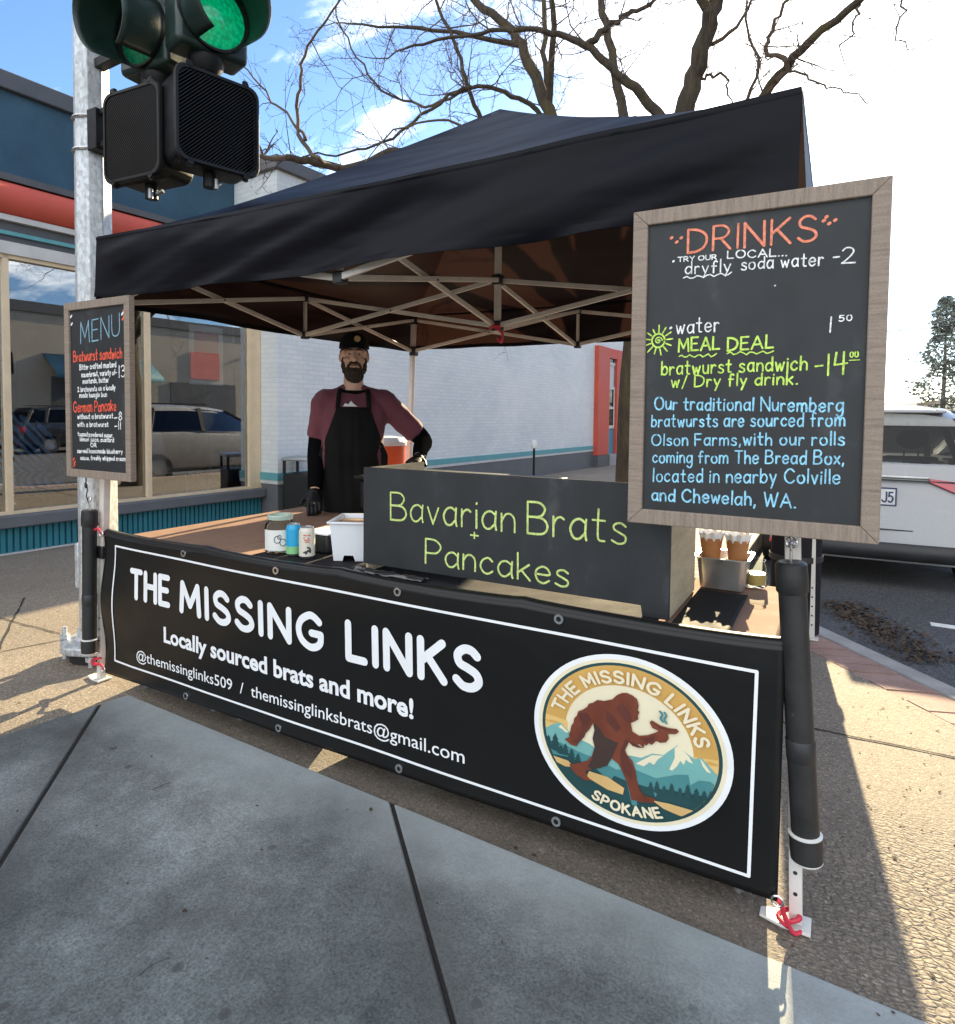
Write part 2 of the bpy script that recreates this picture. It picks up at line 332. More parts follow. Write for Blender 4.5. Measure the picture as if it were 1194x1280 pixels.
# ------------------------------------------------------------------ geometry helpers
def mrot(rx=0, ry=0, rz=0):
    return Matrix.Rotation(rz, 3, 'Z') @ Matrix.Rotation(ry, 3, 'Y') @ Matrix.Rotation(rx, 3, 'X')
WM = {}
class MB:
    def __init__(s): s.v = []; s.f = []; s.m = []; s.s = []
    def add(s, vs, fs, m=0, sm=False):
        o = len(s.v); s.v += [V(p) for p in vs]
        for f in fs:
            s.f.append([i + o for i in f]); s.m.append(m); s.s.append(sm)
        return s
    def box(s, c, d, m=0, rot=None):
        vs = []
        for x in (-.5, .5):
            for y in (-.5, .5):
                for z in (-.5, .5):
                    p = V((x * d[0], y * d[1], z * d[2]))
                    vs.append((rot @ p if rot else p) + V(c))
        return s.add(vs, [(0, 1, 3, 2), (4, 6, 7, 5), (0, 4, 5, 1), (2, 3, 7, 6), (0, 2, 6, 4), (1, 5, 7, 3)], m)
    def bx(s, x0, x1, y0, y1, z0, z1, m=0):
        return s.box(((x0 + x1) / 2, (y0 + y1) / 2, (z0 + z1) / 2), (x1 - x0, y1 - y0, z1 - z0), m)
    def frame(s, d):
        d = d.normalized(); a = V((0, 0, 1)) if abs(d.z) < .95 else V((1, 0, 0))
        x = d.cross(a).normalized(); return x, x.cross(d).normalized()
    def bar(s, p, q, w, h=None, m=0):
        p = V(p); q = V(q); x, y = s.frame(q - p); h = h or w
        vs = [e + x * a * w / 2 + y * b * h / 2 for e in (p, q) for a, b in ((-1, -1), (1, -1), (1, 1), (-1, 1))]
        return s.add(vs, [(0, 3, 2, 1), (4, 5, 6, 7), (0, 1, 5, 4), (1, 2, 6, 5), (2, 3, 7, 6), (3, 0, 4, 7)], m)
    def tube(s, pts, r, n=8, m=0, caps=True, sm=True):
        pts = [V(p) for p in pts]; k = len(pts)
        rs = r if isinstance(r, (list, tuple)) else [r] * k
        o = len(s.v); x = None
        for i, p in enumerate(pts):
            d = (pts[min(i + 1, k - 1)] - pts[max(i - 1, 0)])
            if d.length < 1e-9: d = V((0, 0, 1))
            d.normalize()
            if x is None: x, y = s.frame(d)
            else:
                x = (x - d * x.dot(d))
                x = x.normalized() if x.length > 1e-6 else s.frame(d)[0]
                y = x.cross(d).normalized()
            for j in range(n):
                a = 2 * math.pi * j / n
                s.v.append(p + (x * math.cos(a) + y * math.sin(a)) * rs[i])
        for i in range(k - 1):
            for j in range(n):
                a, b = o + i * n + j, o + i * n + (j + 1) % n
                s.f.append([a, b, b + n, a + n]); s.m.append(m); s.s.append(sm)
        if caps:
            s.f.append([o + j for j in range(n)][::-1]); s.m.append(m); s.s.append(False)
            s.f.append([o + (k - 1) * n + j for j in range(n)]); s.m.append(m); s.s.append(False)
        return s
    def cyl(s, p, q, r, r2=None, n=20, m=0): return s.tube([p, q], [r, r if r2 is None else r2], n, m)
    def lathe(s, prof, o=(0, 0, 0), n=24, m=0, ax=None, close=False):
        # prof: (radius, height) pairs along the axis (default +Z)
        z = V(ax).normalized() if ax else V((0, 0, 1))
        if ax: x, y = s.frame(z)
        else: x, y = V((1, 0, 0)), V((0, 1, 0))
        o_ = len(s.v); k = len(prof)
        for r, h in prof:
            for j in range(n):
                a = 2 * math.pi * j / n
                s.v.append(V(o) + z * h + (x * math.cos(a) + y * math.sin(a)) * max(r, 1e-4))
        for i in range(k - 1):
            for j in range(n):
                a, b = o_ + i * n + j, o_ + i * n + (j + 1) % n
                s.f.append([a, b, b + n, a + n]); s.m.append(m); s.s.append(True)
        return s
    def ell(s, c, r, m=0, n=16, k=10, rot=None):
        c = V(c); vs = []; fs = []
        for i in range(k + 1):
            t = math.pi * i / k
            for j in range(n):
                a = 2 * math.pi * j / n
                p = V((r[0] * math.sin(t) * math.cos(a), r[1] * math.sin(t) * math.sin(a), r[2] * math.cos(t)))
                vs.append((rot @ p if rot else p) + c)
        for i in range(k):
            for j in range(n):
                a, b = i * n + j, i * n + (j + 1) % n
                fs.append((a, a + n, b + n, b))
        return s.add(vs, fs, m, True)
    def loft(s, loops, m=0, sm=True, caps=True):
        o = len(s.v); n = len(loops[0])
        for L in loops: s.v += [V(p) for p in L]
        for i in range(len(loops) - 1):
            for j in range(n):
                a, b = o + i * n + j, o + i * n + (j + 1) % n
                s.f.append([a, b, b + n, a + n]); s.m.append(m); s.s.append(sm)
        if caps:
            s.f.append([o + j for j in range(n)][::-1]); s.m.append(m); s.s.append(False)
            s.f.append([o + (len(loops) - 1) * n + j for j in range(n)]); s.m.append(m); s.s.append(False)
        return s
    def grid(s, nu, nv, fn, m=0, sm=True):
        o = len(s.v)
        for i in range(nu + 1):
            for j in range(nv + 1): s.v.append(V(fn(i / nu, j / nv)))
        for i in range(nu):
            for j in range(nv):
                a = o + i * (nv + 1) + j
                s.f.append([a, a + 1, a + nv + 2, a + nv + 1]); s.m.append(m); s.s.append(sm)
        return s
    def prism(s, poly, fn, d0, d1, m=0):
        n = len(poly); o = len(s.v)
        for d in (d0, d1): s.v += [V(fn(p[0], p[1], d)) for p in poly]
        for f in ([list(range(n))[::-1]] + [list(range(n, 2 * n))] + [[i, (i + 1) % n, (i + 1) % n + n, i + n] for i in range(n)]):
            s.f.append([i + o for i in f]); s.m.append(m); s.s.append(False)
        return s
    def build(s, name, mats, parent=None, bevel=0., solid=0., sharp=40, sub=0, seg=2):
        me = bpy.data.meshes.new(name)
        inv = WM[parent.name].inverted() if parent is not None else None
        org = V((0, 0, 0))
        vs = s.v
        if parent is None:
            # origin at the middle of the base
            if vs:
                org = V(((min(v.x for v in vs) + max(v.x for v in vs)) / 2, (min(v.y for v in vs) + max(v.y for v in vs)) / 2, min(v.z for v in vs)))
            co = [v - org for v in vs]
        else: co = [inv @ v for v in vs]
        me.from_pydata([tuple(v) for v in co], [], s.f)
        for mt in (mats if isinstance(mats, (list, tuple)) else [mats]): me.materials.append(MATS[mt])
        for p, mi, sm in zip(me.polygons, s.m, s.s): p.material_index = mi; p.use_smooth = sm
        me.update()
        try: me.set_sharp_from_angle(angle=R(sharp))
        except Exception: pass
        o = bpy.data.objects.new(name, me); COL.objects.link(o)
        if parent is not None:
            o.parent = parent; WM[o.name] = WM[parent.name].copy()
        else:
            o.location = org; WM[o.name] = Matrix.Translation(org)
        if solid:
            md = o.modifiers.new('solid', 'SOLIDIFY'); md.thickness = solid; md.offset = 0
        if bevel:
            md = o.modifiers.new('bevel', 'BEVEL'); md.width = bevel; md.segments = seg; md.limit_method = 'ANGLE'; md.angle_limit = R(35); md.harden_normals = False
        if sub:
            md = o.modifiers.new('sub', 'SUBSURF'); md.levels = sub; md.render_levels = sub
        return o
def tag(o, label, cat, group=None):
    o['label'] = label; o['category'] = cat
    if group: o['group'] = group
    return o
def thing(name, label, cat, loc=(0, 0, 0), rz=0., group=None):
    o = bpy.data.objects.new(name, None); COL.objects.link(o)
    o.empty_display_size = .1
    o.location = loc; o.rotation_euler = (0, 0, rz)
    WM[o.name] = Matrix.Translation(V(loc)) @ Matrix.Rotation(rz, 4, 'Z')
    return tag(o, label, cat, group)
def struct(o): o['kind'] = 'structure'; return o
def remesh(o, vox, it=6, fac=.5):
    md = o.modifiers.new('r', 'REMESH'); md.mode = 'VOXEL'; md.voxel_size = vox; md.use_smooth_shade = True
    if it:
        sm = o.modifiers.new('s', 'SMOOTH'); sm.factor = fac; sm.iterations = it
    dg = bpy.context.evaluated_depsgraph_get(); dg.update()
    me = bpy.data.meshes.new_from_object(o.evaluated_get(dg))
    o.modifiers.clear()
    old = o.data
    me.materials.clear()
    for m in old.materials: me.materials.append(m)
    me.polygons.foreach_set('use_smooth', [True] * len(me.polygons))
    me.polygons.foreach_set('material_index', [0] * len(me.polygons))
    o.data = me
    return o
def dup(root, loc, rz=None, label=None):
    c = root.copy(); COL.objects.link(c)
    c.location = loc
    if rz is not None: c.rotation_euler = (0, 0, rz)
    if label: c['label'] = label
    def kids(a, b):
        for ch in a.children:
            d = ch.copy(); COL.objects.link(d); d.parent = b; d.matrix_parent_inverse = ch.matrix_parent_inverse.copy()
            kids(ch, d)
    kids(root, c)
    return c
def cat_rom(pts, n=6):
    out = []
    P = [pts[0]] + list(pts) + [pts[-1]]
    for i in range(1, len(P) - 2):
        p0, p1, p2, p3 = [V(p) for p in P[i - 1:i + 3]]
        for k in range(n):
            t = k / n
            out.append(.5 * ((2 * p1) + (-p0 + p2) * t + (2 * p0 - 5 * p1 + 4 * p2 - p3) * t * t + (-p0 + 3 * p1 - 3 * p2 + p3) * t ** 3))
    out.append(V(pts[-1]))
    return out
def clip_half(poly, n, c):
    # keep points with n.p <= c
    out = []
    for i in range(len(poly)):
        a, b = poly[i], poly[(i + 1) % len(poly)]
        da = n[0] * a[0] + n[1] * a[1] - c; db = n[0] * b[0] + n[1] * b[1] - c
        if da <= 0: out.append(a)
        if da * db < 0:
            t = da / (da - db); out.append((a[0] + (b[0] - a[0]) * t, a[1] + (b[1] - a[1]) * t))
    return out

# ------------------------------------------------------------------ hand lettering: a stroke alphabet
GL = {
'A': (.8, "0,0 .4,1|.4,1 .8,0|.14,.36 .66,.36"), 'B': (.66, "0,0 0,1|~0,1 .4,.99 .57,.8 .42,.57 0,.53|~0,.53 .48,.51 .66,.27 .5,.03 0,0"),
'C': (.75, "~.72,.82 .55,.97 .35,1 .1,.8 0,.5 .1,.18 .36,0 .58,.04 .74,.18"), 'D': (.75, "0,0 0,1|~0,1 .38,.95 .68,.75 .75,.48 .64,.2 .38,.04 0,0"),
'E': (.58, "0,0 0,1|0,1 .58,1|0,.52 .5,.52|0,0 .58,0"), 'F': (.55, "0,0 0,1|0,1 .55,1|0,.52 .46,.52"),
'G': (.8, "~.74,.84 .57,.97 .38,1 .1,.8 0,.5 .1,.18 .38,0 .62,.04 .77,.2 .79,.45|.79,.45 .46,.45"), 'H': (.7, "0,0 0,1|.7,0 .7,1|0,.52 .7,.52"),
'I': (.02, ".01,0 .01,1"), 'J': (.5, "~.5,1 .5,.3 .4,.04 .2,0 0,.16"), 'K': (.68, "0,0 0,1|.64,1 0,.42|.2,.6 .68,0"), 'L': (.55, "0,1 0,0|0,0 .55,0"),
'M': (.85, "0,0 .06,1|.06,1 .42,.25|.42,.25 .79,1|.79,1 .85,0"), 'N': (.72, "0,0 0,1|0,1 .72,0|.72,0 .72,1"),
'O': (.85, "~.42,1 .12,.86 0,.5 .12,.14 .42,0 .73,.14 .85,.5 .73,.86 .42,1"), 'P': (.62, "0,0 0,1|~0,1 .4,.98 .62,.74 .44,.47 0,.43"),
'R': (.66, "0,0 0,1|~0,1 .4,.98 .6,.75 .42,.5 0,.47|.28,.48 .66,0"), 'S': (.62, "~.58,.85 .42,.98 .22,.98 .05,.82 .1,.6 .34,.5 .56,.38 .62,.18 .45,.02 .2,.01 0,.16"),
'T': (.7, ".35,0 .35,1|0,1 .7,1"), 'U': (.68, "~0,1 0,.35 .1,.08 .34,0 .58,.08 .68,.35 .68,1"), 'W': (1.0, "0,1 .24,0|.24,0 .5,.85|.5,.85 .76,0|.76,0 1,1"), 'Y': (.7, "0,1 .35,.45|.7,1 .35,.45|.35,.45 .35,0"),
'a': (.5, "~.48,.5 .3,.62 .1,.54 0,.3 .1,.05 .28,.02 .46,.2|~.5,.62 .48,.2 .52,0"), 'b': (.5, "0,1 0,0|~0,.3 .14,.56 .34,.6 .5,.34 .38,.05 .16,0 0,.16"),
'c': (.46, "~.44,.5 .28,.62 .08,.5 0,.28 .1,.06 .28,0 .45,.12"), 'd': (.5, "~.48,.48 .3,.6 .1,.52 0,.28 .1,.04 .28,.02 .48,.22|.5,1 .5,0"),
'e': (.48, "~.02,.32 .46,.34 .4,.56 .22,.62 .04,.48 0,.26 .1,.05 .28,0 .46,.12"), 'f': (.4, "~.4,.92 .28,1 .16,.88 .14,.5 .14,0|0,.56 .34,.56"),
'g': (.5, "~.48,.48 .3,.6 .1,.52 0,.28 .1,.06 .28,.04 .48,.24|~.5,.6 .5,-.1 .4,-.32 .2,-.36 .04,-.24"), 'h': (.46, "0,1 0,0|~0,.34 .14,.58 .32,.6 .45,.42 .46,0"),
'i': (.04, ".02,0 .02,.6|.02,.82 .03,.86"), 'j': (.2, "~.16,.6 .16,-.15 .02,-.3|.16,.82 .17,.86"), 'k': (.44, "0,1 0,0|.4,.6 0,.24|.14,.36 .44,0"), 'l': (.04, ".02,1 .02,0"),
'm': (.76, "0,.6 0,0|~0,.36 .12,.58 .28,.58 .37,.4 .37,0|~.37,.36 .5,.58 .66,.58 .75,.4 .76,0"), 'n': (.46, "0,.6 0,0|~0,.34 .14,.58 .32,.6 .45,.42 .46,0"),
'o': (.52, "~.26,.61 .06,.5 0,.3 .08,.08 .26,0 .45,.08 .52,.3 .45,.52 .26,.61"), 'p': (.5, "0,.6 0,-.36|~0,.34 .14,.56 .34,.6 .5,.34 .38,.05 .16,0 0,.16"),
'r': (.34, "0,.6 0,0|~0,.34 .1,.54 .24,.6 .34,.54"), 's': (.42, "~.4,.52 .26,.61 .08,.56 .06,.42 .24,.32 .4,.22 .38,.06 .2,0 0,.08"),
't': (.4, "~.18,.95 .17,.4 .2,.06 .38,.02|0,.62 .38,.62"), 'u': (.46, "~0,.6 .02,.2 .12,.02 .3,.04 .44,.26|.46,.6 .46,0"), 'v': (.44, "0,.6 .22,0|.22,0 .44,.6"),
'w': (.64, "0,.6 .16,0|.16,0 .32,.5|.32,.5 .48,0|.48,0 .64,.6"), 'x': (.42, "0,0 .42,.6|0,.6 .42,0"), 'y': (.46, "0,.6 .22,.06|.46,.6 .08,-.36"), 'z': (.42, "0,.6 .42,.6|.42,.6 0,0|0,0 .42,0"),
'0': (.5, "~.25,1 .06,.85 0,.5 .06,.15 .25,0 .44,.15 .5,.5 .44,.85 .25,1"), '1': (.06, ".02,0 .04,1"), '2': (.6, "~.02,.8 .18,.99 .42,.97 .52,.76 .34,.4 0,0|0,0 .6,.04"),
'3': (.5, "~.02,.88 .2,1 .44,.9 .42,.65 .18,.54|~.18,.54 .5,.45 .46,.1 .2,0 0,.1"), '4': (.55, "~.06,1 0,.45|0,.45 .55,.48|.4,1 .4,0"), '5': (.5, ".46,1 .08,1|.08,1 .04,.58|~.04,.58 .3,.64 .5,.38 .36,.05 .14,0 0,.1"),
'8': (.46, "~.23,.54 .04,.74 .23,1 .42,.74 .23,.54 0,.26 .23,0 .46,.26 .23,.54"), '9': (.5, "~.46,.75 .3,.98 .08,.9 .02,.65 .2,.5 .46,.7|.48,.95 .46,0"),
',': (.08, ".06,.06 .0,-.16"), '.': (.06, ".0,.02 .05,.03"), '-': (.4, "0,.36 .4,.4"), '+': (.5, ".25,.05 .25,.75|0,.4 .5,.4"), '/': (.4, "0,-.1 .4,1"), "'": (.05, ".04,1 .0,.8"), '"': (.16, ".02,1 0,.8|.16,1 .14,.8"), '!': (.06, ".03,1 .03,.3|.03,.05 .04,.02"),
'@': (.9, "~.62,.55 .45,.66 .3,.5 .34,.28 .52,.3 .62,.55|~.62,.55 .62,.28 .8,.3 .88,.6 .7,.92 .4,.96 .1,.75 .04,.4 .2,.02 .5,-.1 .74,-.02"),
'(': (.16, "~.16,1 .02,.6 .04,.2 .16,-.1"), ')': (.16, "~0,1 .14,.6 .12,.2 0,-.1"),
}
_off = [0]
def ribbon(mb, pts, w, m, place):
    """one chalk / paint stroke: a flat strip with round ends; each stroke lies a hair above the one before"""
    pts = [p for i, p in enumerate(pts) if i == 0 or (p - pts[i - 1]).length > 1e-5]
    if len(pts) < 2: return
    _off[0] = (_off[0] + 1) % 12
    off = .0005 + _off[0] * .00007
    n = len(pts); L = []; Rr = []
    for i, p in enumerate(pts):
        d0 = (p - pts[i - 1]).normalized() if i else (pts[1] - p).normalized()
        d1 = (pts[i + 1] - p).normalized() if i < n - 1 else d0
        d = (d0 + d1)
        d = d.normalized() if d.length > .1 else d1
        nn = V((-d.y, d.x)); k = 1 / max(.6, abs(d.dot(d1)))
        L.append(p + nn * w * .5 * k); Rr.append(p - nn * w * .5 * k)
    out = list(L)
    d = (pts[-1] - pts[-2]).normalized(); a0 = math.atan2(d.y, d.x)
    for k in range(1, 5):
        a = a0 + math.pi / 2 - math.pi * k / 5; out.append(pts[-1] + V((math.cos(a), math.sin(a))) * w * .5)
    vs = [place(p.x, p.y, off) for p in L] + [place(p.x, p.y, off) for p in Rr]
    fs = [(i, i + 1, n + i + 1, n + i) for i in range(n - 1)]
    b = len(vs)
    for e, dd in ((0, (pts[0] - pts[1]).normalized()), (n - 1, d)):
        a0 = math.atan2(dd.y, dd.x); idx = []
        for k in range(1, 5):
            a = a0 + math.pi / 2 - math.pi * k / 5
            q = pts[e] + V((math.cos(a), math.sin(a))) * w * .5
            vs.append(place(q.x, q.y, off)); idx.append(len(vs) - 1)
        st, en = (n + e, e) if e == 0 else (e, n + e)
        fs.append([st] + idx + [en])
    mb.add(vs, fs, m)
def glyph_strokes(ch):
    w, s = GL[ch]
    res = []
    for st in s.split('|'):
        sm = st.startswith('~')
        P = [V(tuple(float(t) for t in q.split(','))) for q in st.lstrip('~').split()]
        res.append(cat_rom(P, 5) if sm and len(P) > 2 else P)
    return w, res
def text_width(text, gap):
    return sum((.42 if c == ' ' else GL[c][0] + gap) for c in text) - gap
def stroke_text(mb, text, x0, z0, x1, z1, h, w, m, place, jit=.02, gap=.24, slant=0., fit=True):
    tw = text_width(text, gap)
    sx = (x1 - x0) / tw if fit else h
    x = 0.
    for ch in text:
        if ch == ' ': x += .42; continue
        gw, sts = glyph_strokes(ch)
        jy = random.uniform(-1, 1) * jit * .8; js = 1 + random.uniform(-1, 1) * jit * 1.5; jr = random.uniform(-1, 1) * jit * .8
        for P in sts:
            Q = []
            jx = random.uniform(-1, 1) * jit * .5
            for p in P:
                gx = x + jx + p.x + (p.y - .4) * (slant + jr); gy = p.y * js + jy
                t = gx / tw
                Q.append(V((x0 + gx * sx, z0 + (z1 - z0) * t + gy * h)))
            ribbon(mb, Q, w * random.uniform(.88, 1.12) if jit else w, m, place)
        x += gw + gap
def font_text(mb, text, x0, z0, x1, z1, h, m, place, bold=0., off=.0008):
    cu = bpy.data.curves.new('t', 'FONT'); cu.body = text; cu.size = 1; cu.offset = bold; cu.resolution_u = 3
    o = bpy.data.objects.new('t', cu); COL.objects.link(o)
    dg = bpy.context.evaluated_depsgraph_get(); dg.update()
    me = bpy.data.meshes.new_from_object(o.evaluated_get(dg))
    xs = [v.co.x for v in me.vertices]; a, b = min(xs), max(xs)
    sx = (x1 - x0) / (b - a); sy = h / .73
    vs = []
    for v in me.vertices:
        t = (v.co.x - a) / (b - a)
        vs.append(place(x0 + (v.co.x - a) * sx, z0 + (z1 - z0) * t + v.co.y * sy, off))
    mb.add(vs, [list(p.vertices) for p in me.polygons], m)
    bpy.data.objects.remove(o); bpy.data.curves.remove(cu); bpy.data.meshes.remove(me)
# ------------------------------------------------------------------ the ground
mb = MB(); mb.bx(-300, 300, -300, 900, -.6, -.19)
struct(mb.build('ground', 'asphalt'))
mb = MB(); mb.bx(-1.5, 14, -40, 160, -.189, -.186)
road = struct(mb.build('road', 'asphalt'))
KP = [(3.2, -30), (3.2, .66), (-.75, 5.37), (-.75, 120)]
def offs(P, d):
    # offset a polyline towards its left-hand side
    out = []
    for i, p in enumerate(P):
        p = V(p); ds = []
        if i: ds.append((p - V(P[i - 1])).normalized())
        if i < len(P) - 1: ds.append((V(P[i + 1]) - p).normalized())
        ns = [V((-d_.y, d_.x)) for d_ in ds]
        n_ = sum(ns, V((0, 0))).normalized()
        out.append(p + n_ * d / max(.3, n_.dot(ns[0])))
    return out
k1 = offs(KP, .0); k2 = offs(KP, .135); k3 = offs(KP, .36)
mb = MB()
poly = [tuple(p) for p in k3] + [(-60, 120), (-60, -30)]
mb.prism(poly, lambda x, y, d: (x, y, d), -.3, 0.)
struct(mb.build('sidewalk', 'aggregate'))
mb = MB(); mb.prism([tuple(p) for p in k1] + [tuple(p) for p in k2[::-1]], lambda x, y, d: (x, y, d), -.3, .004)
mat('kerb_concrete', (.30, .29, .28), .85, var=.25, scale=5, bump=.4, bscale=90)
struct(mb.build('kerb', 'kerb_concrete', bevel=.015))
mb = MB()
mb.prism([tuple(p) for p in k2] + [tuple(p) for p in k3[::-1]], lambda x, y, d: (x, y, d), -.3, -.008, 1)
mat('paver_joint', (.10, .085, .075), .95)
for i in range(3):
    a, b = V(k2[i]), V(k2[i + 1]); c, d = V(k3[i]), V(k3[i + 1])
    n = max(1, int((b - a).length / .115))
    if i != 1: n = min(n, 160)
    for j in range(n):
        if i == 2: t0, t1 = j * .115 / (b - a).length, (j + 1) * .115 / (b - a).length
        elif i == 0: t0, t1 = 1 - (j + 1) * .115 / (b - a).length, 1 - j * .115 / (b - a).length
        else: t0, t1 = j / n, (j + 1) / n
        t0 += .004 / (b - a).length; t1 -= .004 / (b - a).length
        q = [a.lerp(b, t0), a.lerp(b, t1), c.lerp(d, t1), c.lerp(d, t0)]
        ce = sum(q, V((0, 0))) / 4; q = [ce + (p - ce) * .97 for p in q]
        h = random.uniform(-.002, .004)
        mb.prism([tuple(p) for p in q], lambda x, y, d_: (x, y, d_), -.05, h)
struct(mb.build('brick_edging', ['paver', 'paver_joint']))
# smooth concrete panels laid between 45 degree joints
mb = MB(); md = MB()
nx, ny = .695, .719
big = [(-14, -14), (14, -14), (14, 14), (-14, 14)]
big = clip_half(big, (.0405, .999), 1.653)
big = clip_half(big, (-.99, .14), 3.02)
md.prism(big, lambda x, y, d: (x, y, d), -.05, .002)
for k in range(-7, 6):
    c0 = -.775 + 1.121 * k
    P = clip_half(clip_half(big, (-nx, -ny), -(c0 + .006)), (nx, ny), c0 + 1.121 - .006)
    if len(P) < 3: continue
    ce = sum((V(p) for p in P), V((0, 0))) / len(P)
    # a hair of shrink at the outer edges
    P2 = [tuple(V(p) + (ce - V(p)).normalized() * .004) for p in P]
    mb.prism(P2, lambda x, y, d: (x, y, d), -.04, .010 + random.uniform(-.001, .001))
struct(mb.build('pavement', 'concrete', bevel=.007, seg=3))
mat('joint_dirt', (.016, .015, .014), .95, bump=.6, bscale=120)
struct(md.build('pavement_joint', 'joint_dirt'))
# sawn and cracked joints in the rough sidewalk
mb = MB()
def seam(pts, w):
    out = []
    for i in range(len(pts) - 1):
        a, b = V(pts[i]), V(pts[i + 1]); n = max(1, int((b - a).length / .08))
        out += [a.lerp(b, j / n) for j in range(n)]
    out.append(V(pts[-1]))
    L = []; Q = []
    for i, p in enumerate(out):
        d = (out[min(i + 1, len(out) - 1)] - out[max(i - 1, 0)]).normalized(); n_ = V((-d.y, d.x))
        j = random.uniform(-.006, .006); ww = w * random.uniform(.6, 1.3)
        L.append(p + n_ * (j + ww / 2)); Q.append(p + n_ * (j - ww / 2))
    n = len(L)
    mb.add([(p.x, p.y, .0035) for p in L + Q], [(i, i + 1, n + i + 1, n + i) for i in range(n - 1)])
seam([(-.4, 3.01), (.43, 3.03), (2.2, 3.06)], .012)
seam([(-4.9, 2.35), (-4.1, 1.85), (-3.35, 1.40), (-2.9, 1.28)], .010)
seam([(-3.9, 1.75), (-3.75, 2.2), (-3.4, 5.0), (-3.1, 12)], .008)
seam([(-5.3, 2.0), (-2.9, 2.12)], .008)
seam([(-6.2, 5.0), (-.8, 5.3)], .012); seam([(-6.0, 8.0), (-.8, 8.3)], .012)
seam([(-4.3, 1.62), (-4.05, 1.52), (-3.93, 1.38)], .006)
struct(mb.build('sidewalk_joint', 'joint_dirt'))
# painted line and dead leaves on the road
mb = MB(); mb.prism([(.62, 5.64), (3.4, 5.60), (3.4, 5.68), (.62, 5.72)], lambda x, y, d: (x, y, d), -.186, -.181)
mat('road_paint', (.66, .66, .64), .7, var=.15, scale=30)
struct(mb.build('road_marking', 'road_paint'))
mb = MB()
for i in range(900):
    t = random.random(); s_ = random.gauss(0, .09)
    p = V((.02, 5.9)).lerp(V((.55, 4.75)), t) + V((s_, s_ * .6 + random.gauss(0, .05)))
    r = random.uniform(.010, .028); a = random.uniform(0, 6.28)
    rr = mrot(random.uniform(-.6, .6), random.uniform(-.6, .6), a)
    c = V((p.x, p.y, -.176 + random.uniform(0, .015)))
    mb.add([c + rr @ V(q) for q in ((-r, 0, 0), (0, -r * .5, .003), (r, 0, 0), (0, r * .5, .004))], [(0, 1, 2, 3)])
mat('dead_leaves', (.065, .042, .026), .9, var=.5, scale=30)
o = tag(mb.build('leaf_litter', 'dead_leaves'), 'dead brown leaves swept along the road by the kerb', 'leaves'); o['kind'] = 'stuff'
mb = MB()
for i in range(420):
    x = random.uniform(-4.6, 1.3); y = random.uniform(.7, 3.8)
    if random.random() < .5: x = random.uniform(.1, 1.1); y = random.uniform(1.2, 3.6)
    z = .012 if (y < 1.66 and x > -2.8) else .002
    r = random.choice([.004, .005, .006, .009]); a = random.uniform(0, 6.28); rr = mrot(0, 0, a)
    c = V((x, y, z))
    mb.add([c + rr @ V(q) for q in ((-r, -r * .4, 0), (r * .2, -r * .7, .001), (r, r * .1, .003), (-r * .2, r * .6, .001))], [(0, 1, 2, 3)])
for i in range(5):
    x = random.uniform(-2.4, .2); y = random.uniform(.75, 1.5); a = random.uniform(0, 6.28)
    pts = [V((x, y, .0125))]
    for k in range(5):
        a += random.uniform(-.5, .5); pts.append(pts[-1] + V((math.cos(a), math.sin(a), 0)) * .014)
    mb.tube(pts, .0008, 4)
o = tag(mb.build('ground_litter', 'dead_leaves'), 'scattered crumbs of leaf and twig lying on the pavement', 'litter'); o['kind'] = 'stuff'

# ------------------------------------------------------------------ shop with the blue parapet (local x = towards the street, y = along the front)
BR = R(-3.3)
def wall_frame(pt, rz):
    return Matrix.Translation(V(pt)) @ Matrix.Rotation(rz, 4, 'Z')
class LM(MB):
    """MB whose coordinates are in a rotated local frame"""
    def __init__(s, M): super().__init__(); s.M = M
    def build(s, *a, **k):
        s.v = [s.M @ v for v in s.v]; return super().build(*a, **k)
B0 = (-6.47, 4.0, 0)
mat('teal_paint', (.025, .17, .22), .55, var=.15, scale=3)
mat('teal_trim', (.10, .30, .33), .6, var=.1)
mat('grey_trim', (.105, .11, .12), .6, var=.15, scale=4)
mat('dark_cap', (.075, .078, .085), .5, var=.15)
mat('pale_trim', (.50, .50, .49), .6, var=.1)
mat('awning_red', (.46, .070, .042), .6, var=.1, scale=2)
mat('gold_frame', (.66, .53, .36), .42, metal=.1, var=.08)
mat('interior_dark', (.085, .075, .07), .9)
mat('floor_tan', (.22, .16, .11), .6, var=.2)
shop = thing('shop_building', 'corner shop with dark blue parapet, red tube awning and big dark windows', 'building', B0, BR)
SM = WM[shop.name]
S0, S1 = -13.0, 1.80
m = LM(SM); m.bx(-.9, -.5, S0, S1, 3.3, 4.33); m.build('parapet', 'blue_stucco', shop)
m = LM(SM); m.bx(-.96, -.44, S0, S1, 4.331, 4.50)
for k in range(7): m.bx(-.7, -.66, -4.5 + k * .9, -4.46 + k * .9, 4.501, 4.56)
m.build('parapet_cap', 'dark_cap', shop, bevel=.01)
m = LM(SM); m.tube([(-.05, S0, 3.18), (-.05, S1 - .02, 3.18)], .155, 20); m.build('awning', 'awning_red', shop)
m = LM(SM)
m.bx(-.62, .02, S0, S1 - .01, 3.34, 3.40, 1)
m.bx(-.10, .03, S0, S1 - .01, 2.985, 3.035, 0); m.bx(-.16, -.02, S0, S1 - .01, 2.90, 2.984, 1); m.bx(-.14, .0, S0, S1 - .01, 2.865, 2.899, 2)
m.bx(-.18, -.03, S0, S1 - .01, 2.80, 2.864, 1); m.bx(-.15, .03, S0, S1 - .01, 2.69, 2.799, 0)
m.build('soffit_trim', ['pale_trim', 'dark_cap', 'teal_trim'], shop)
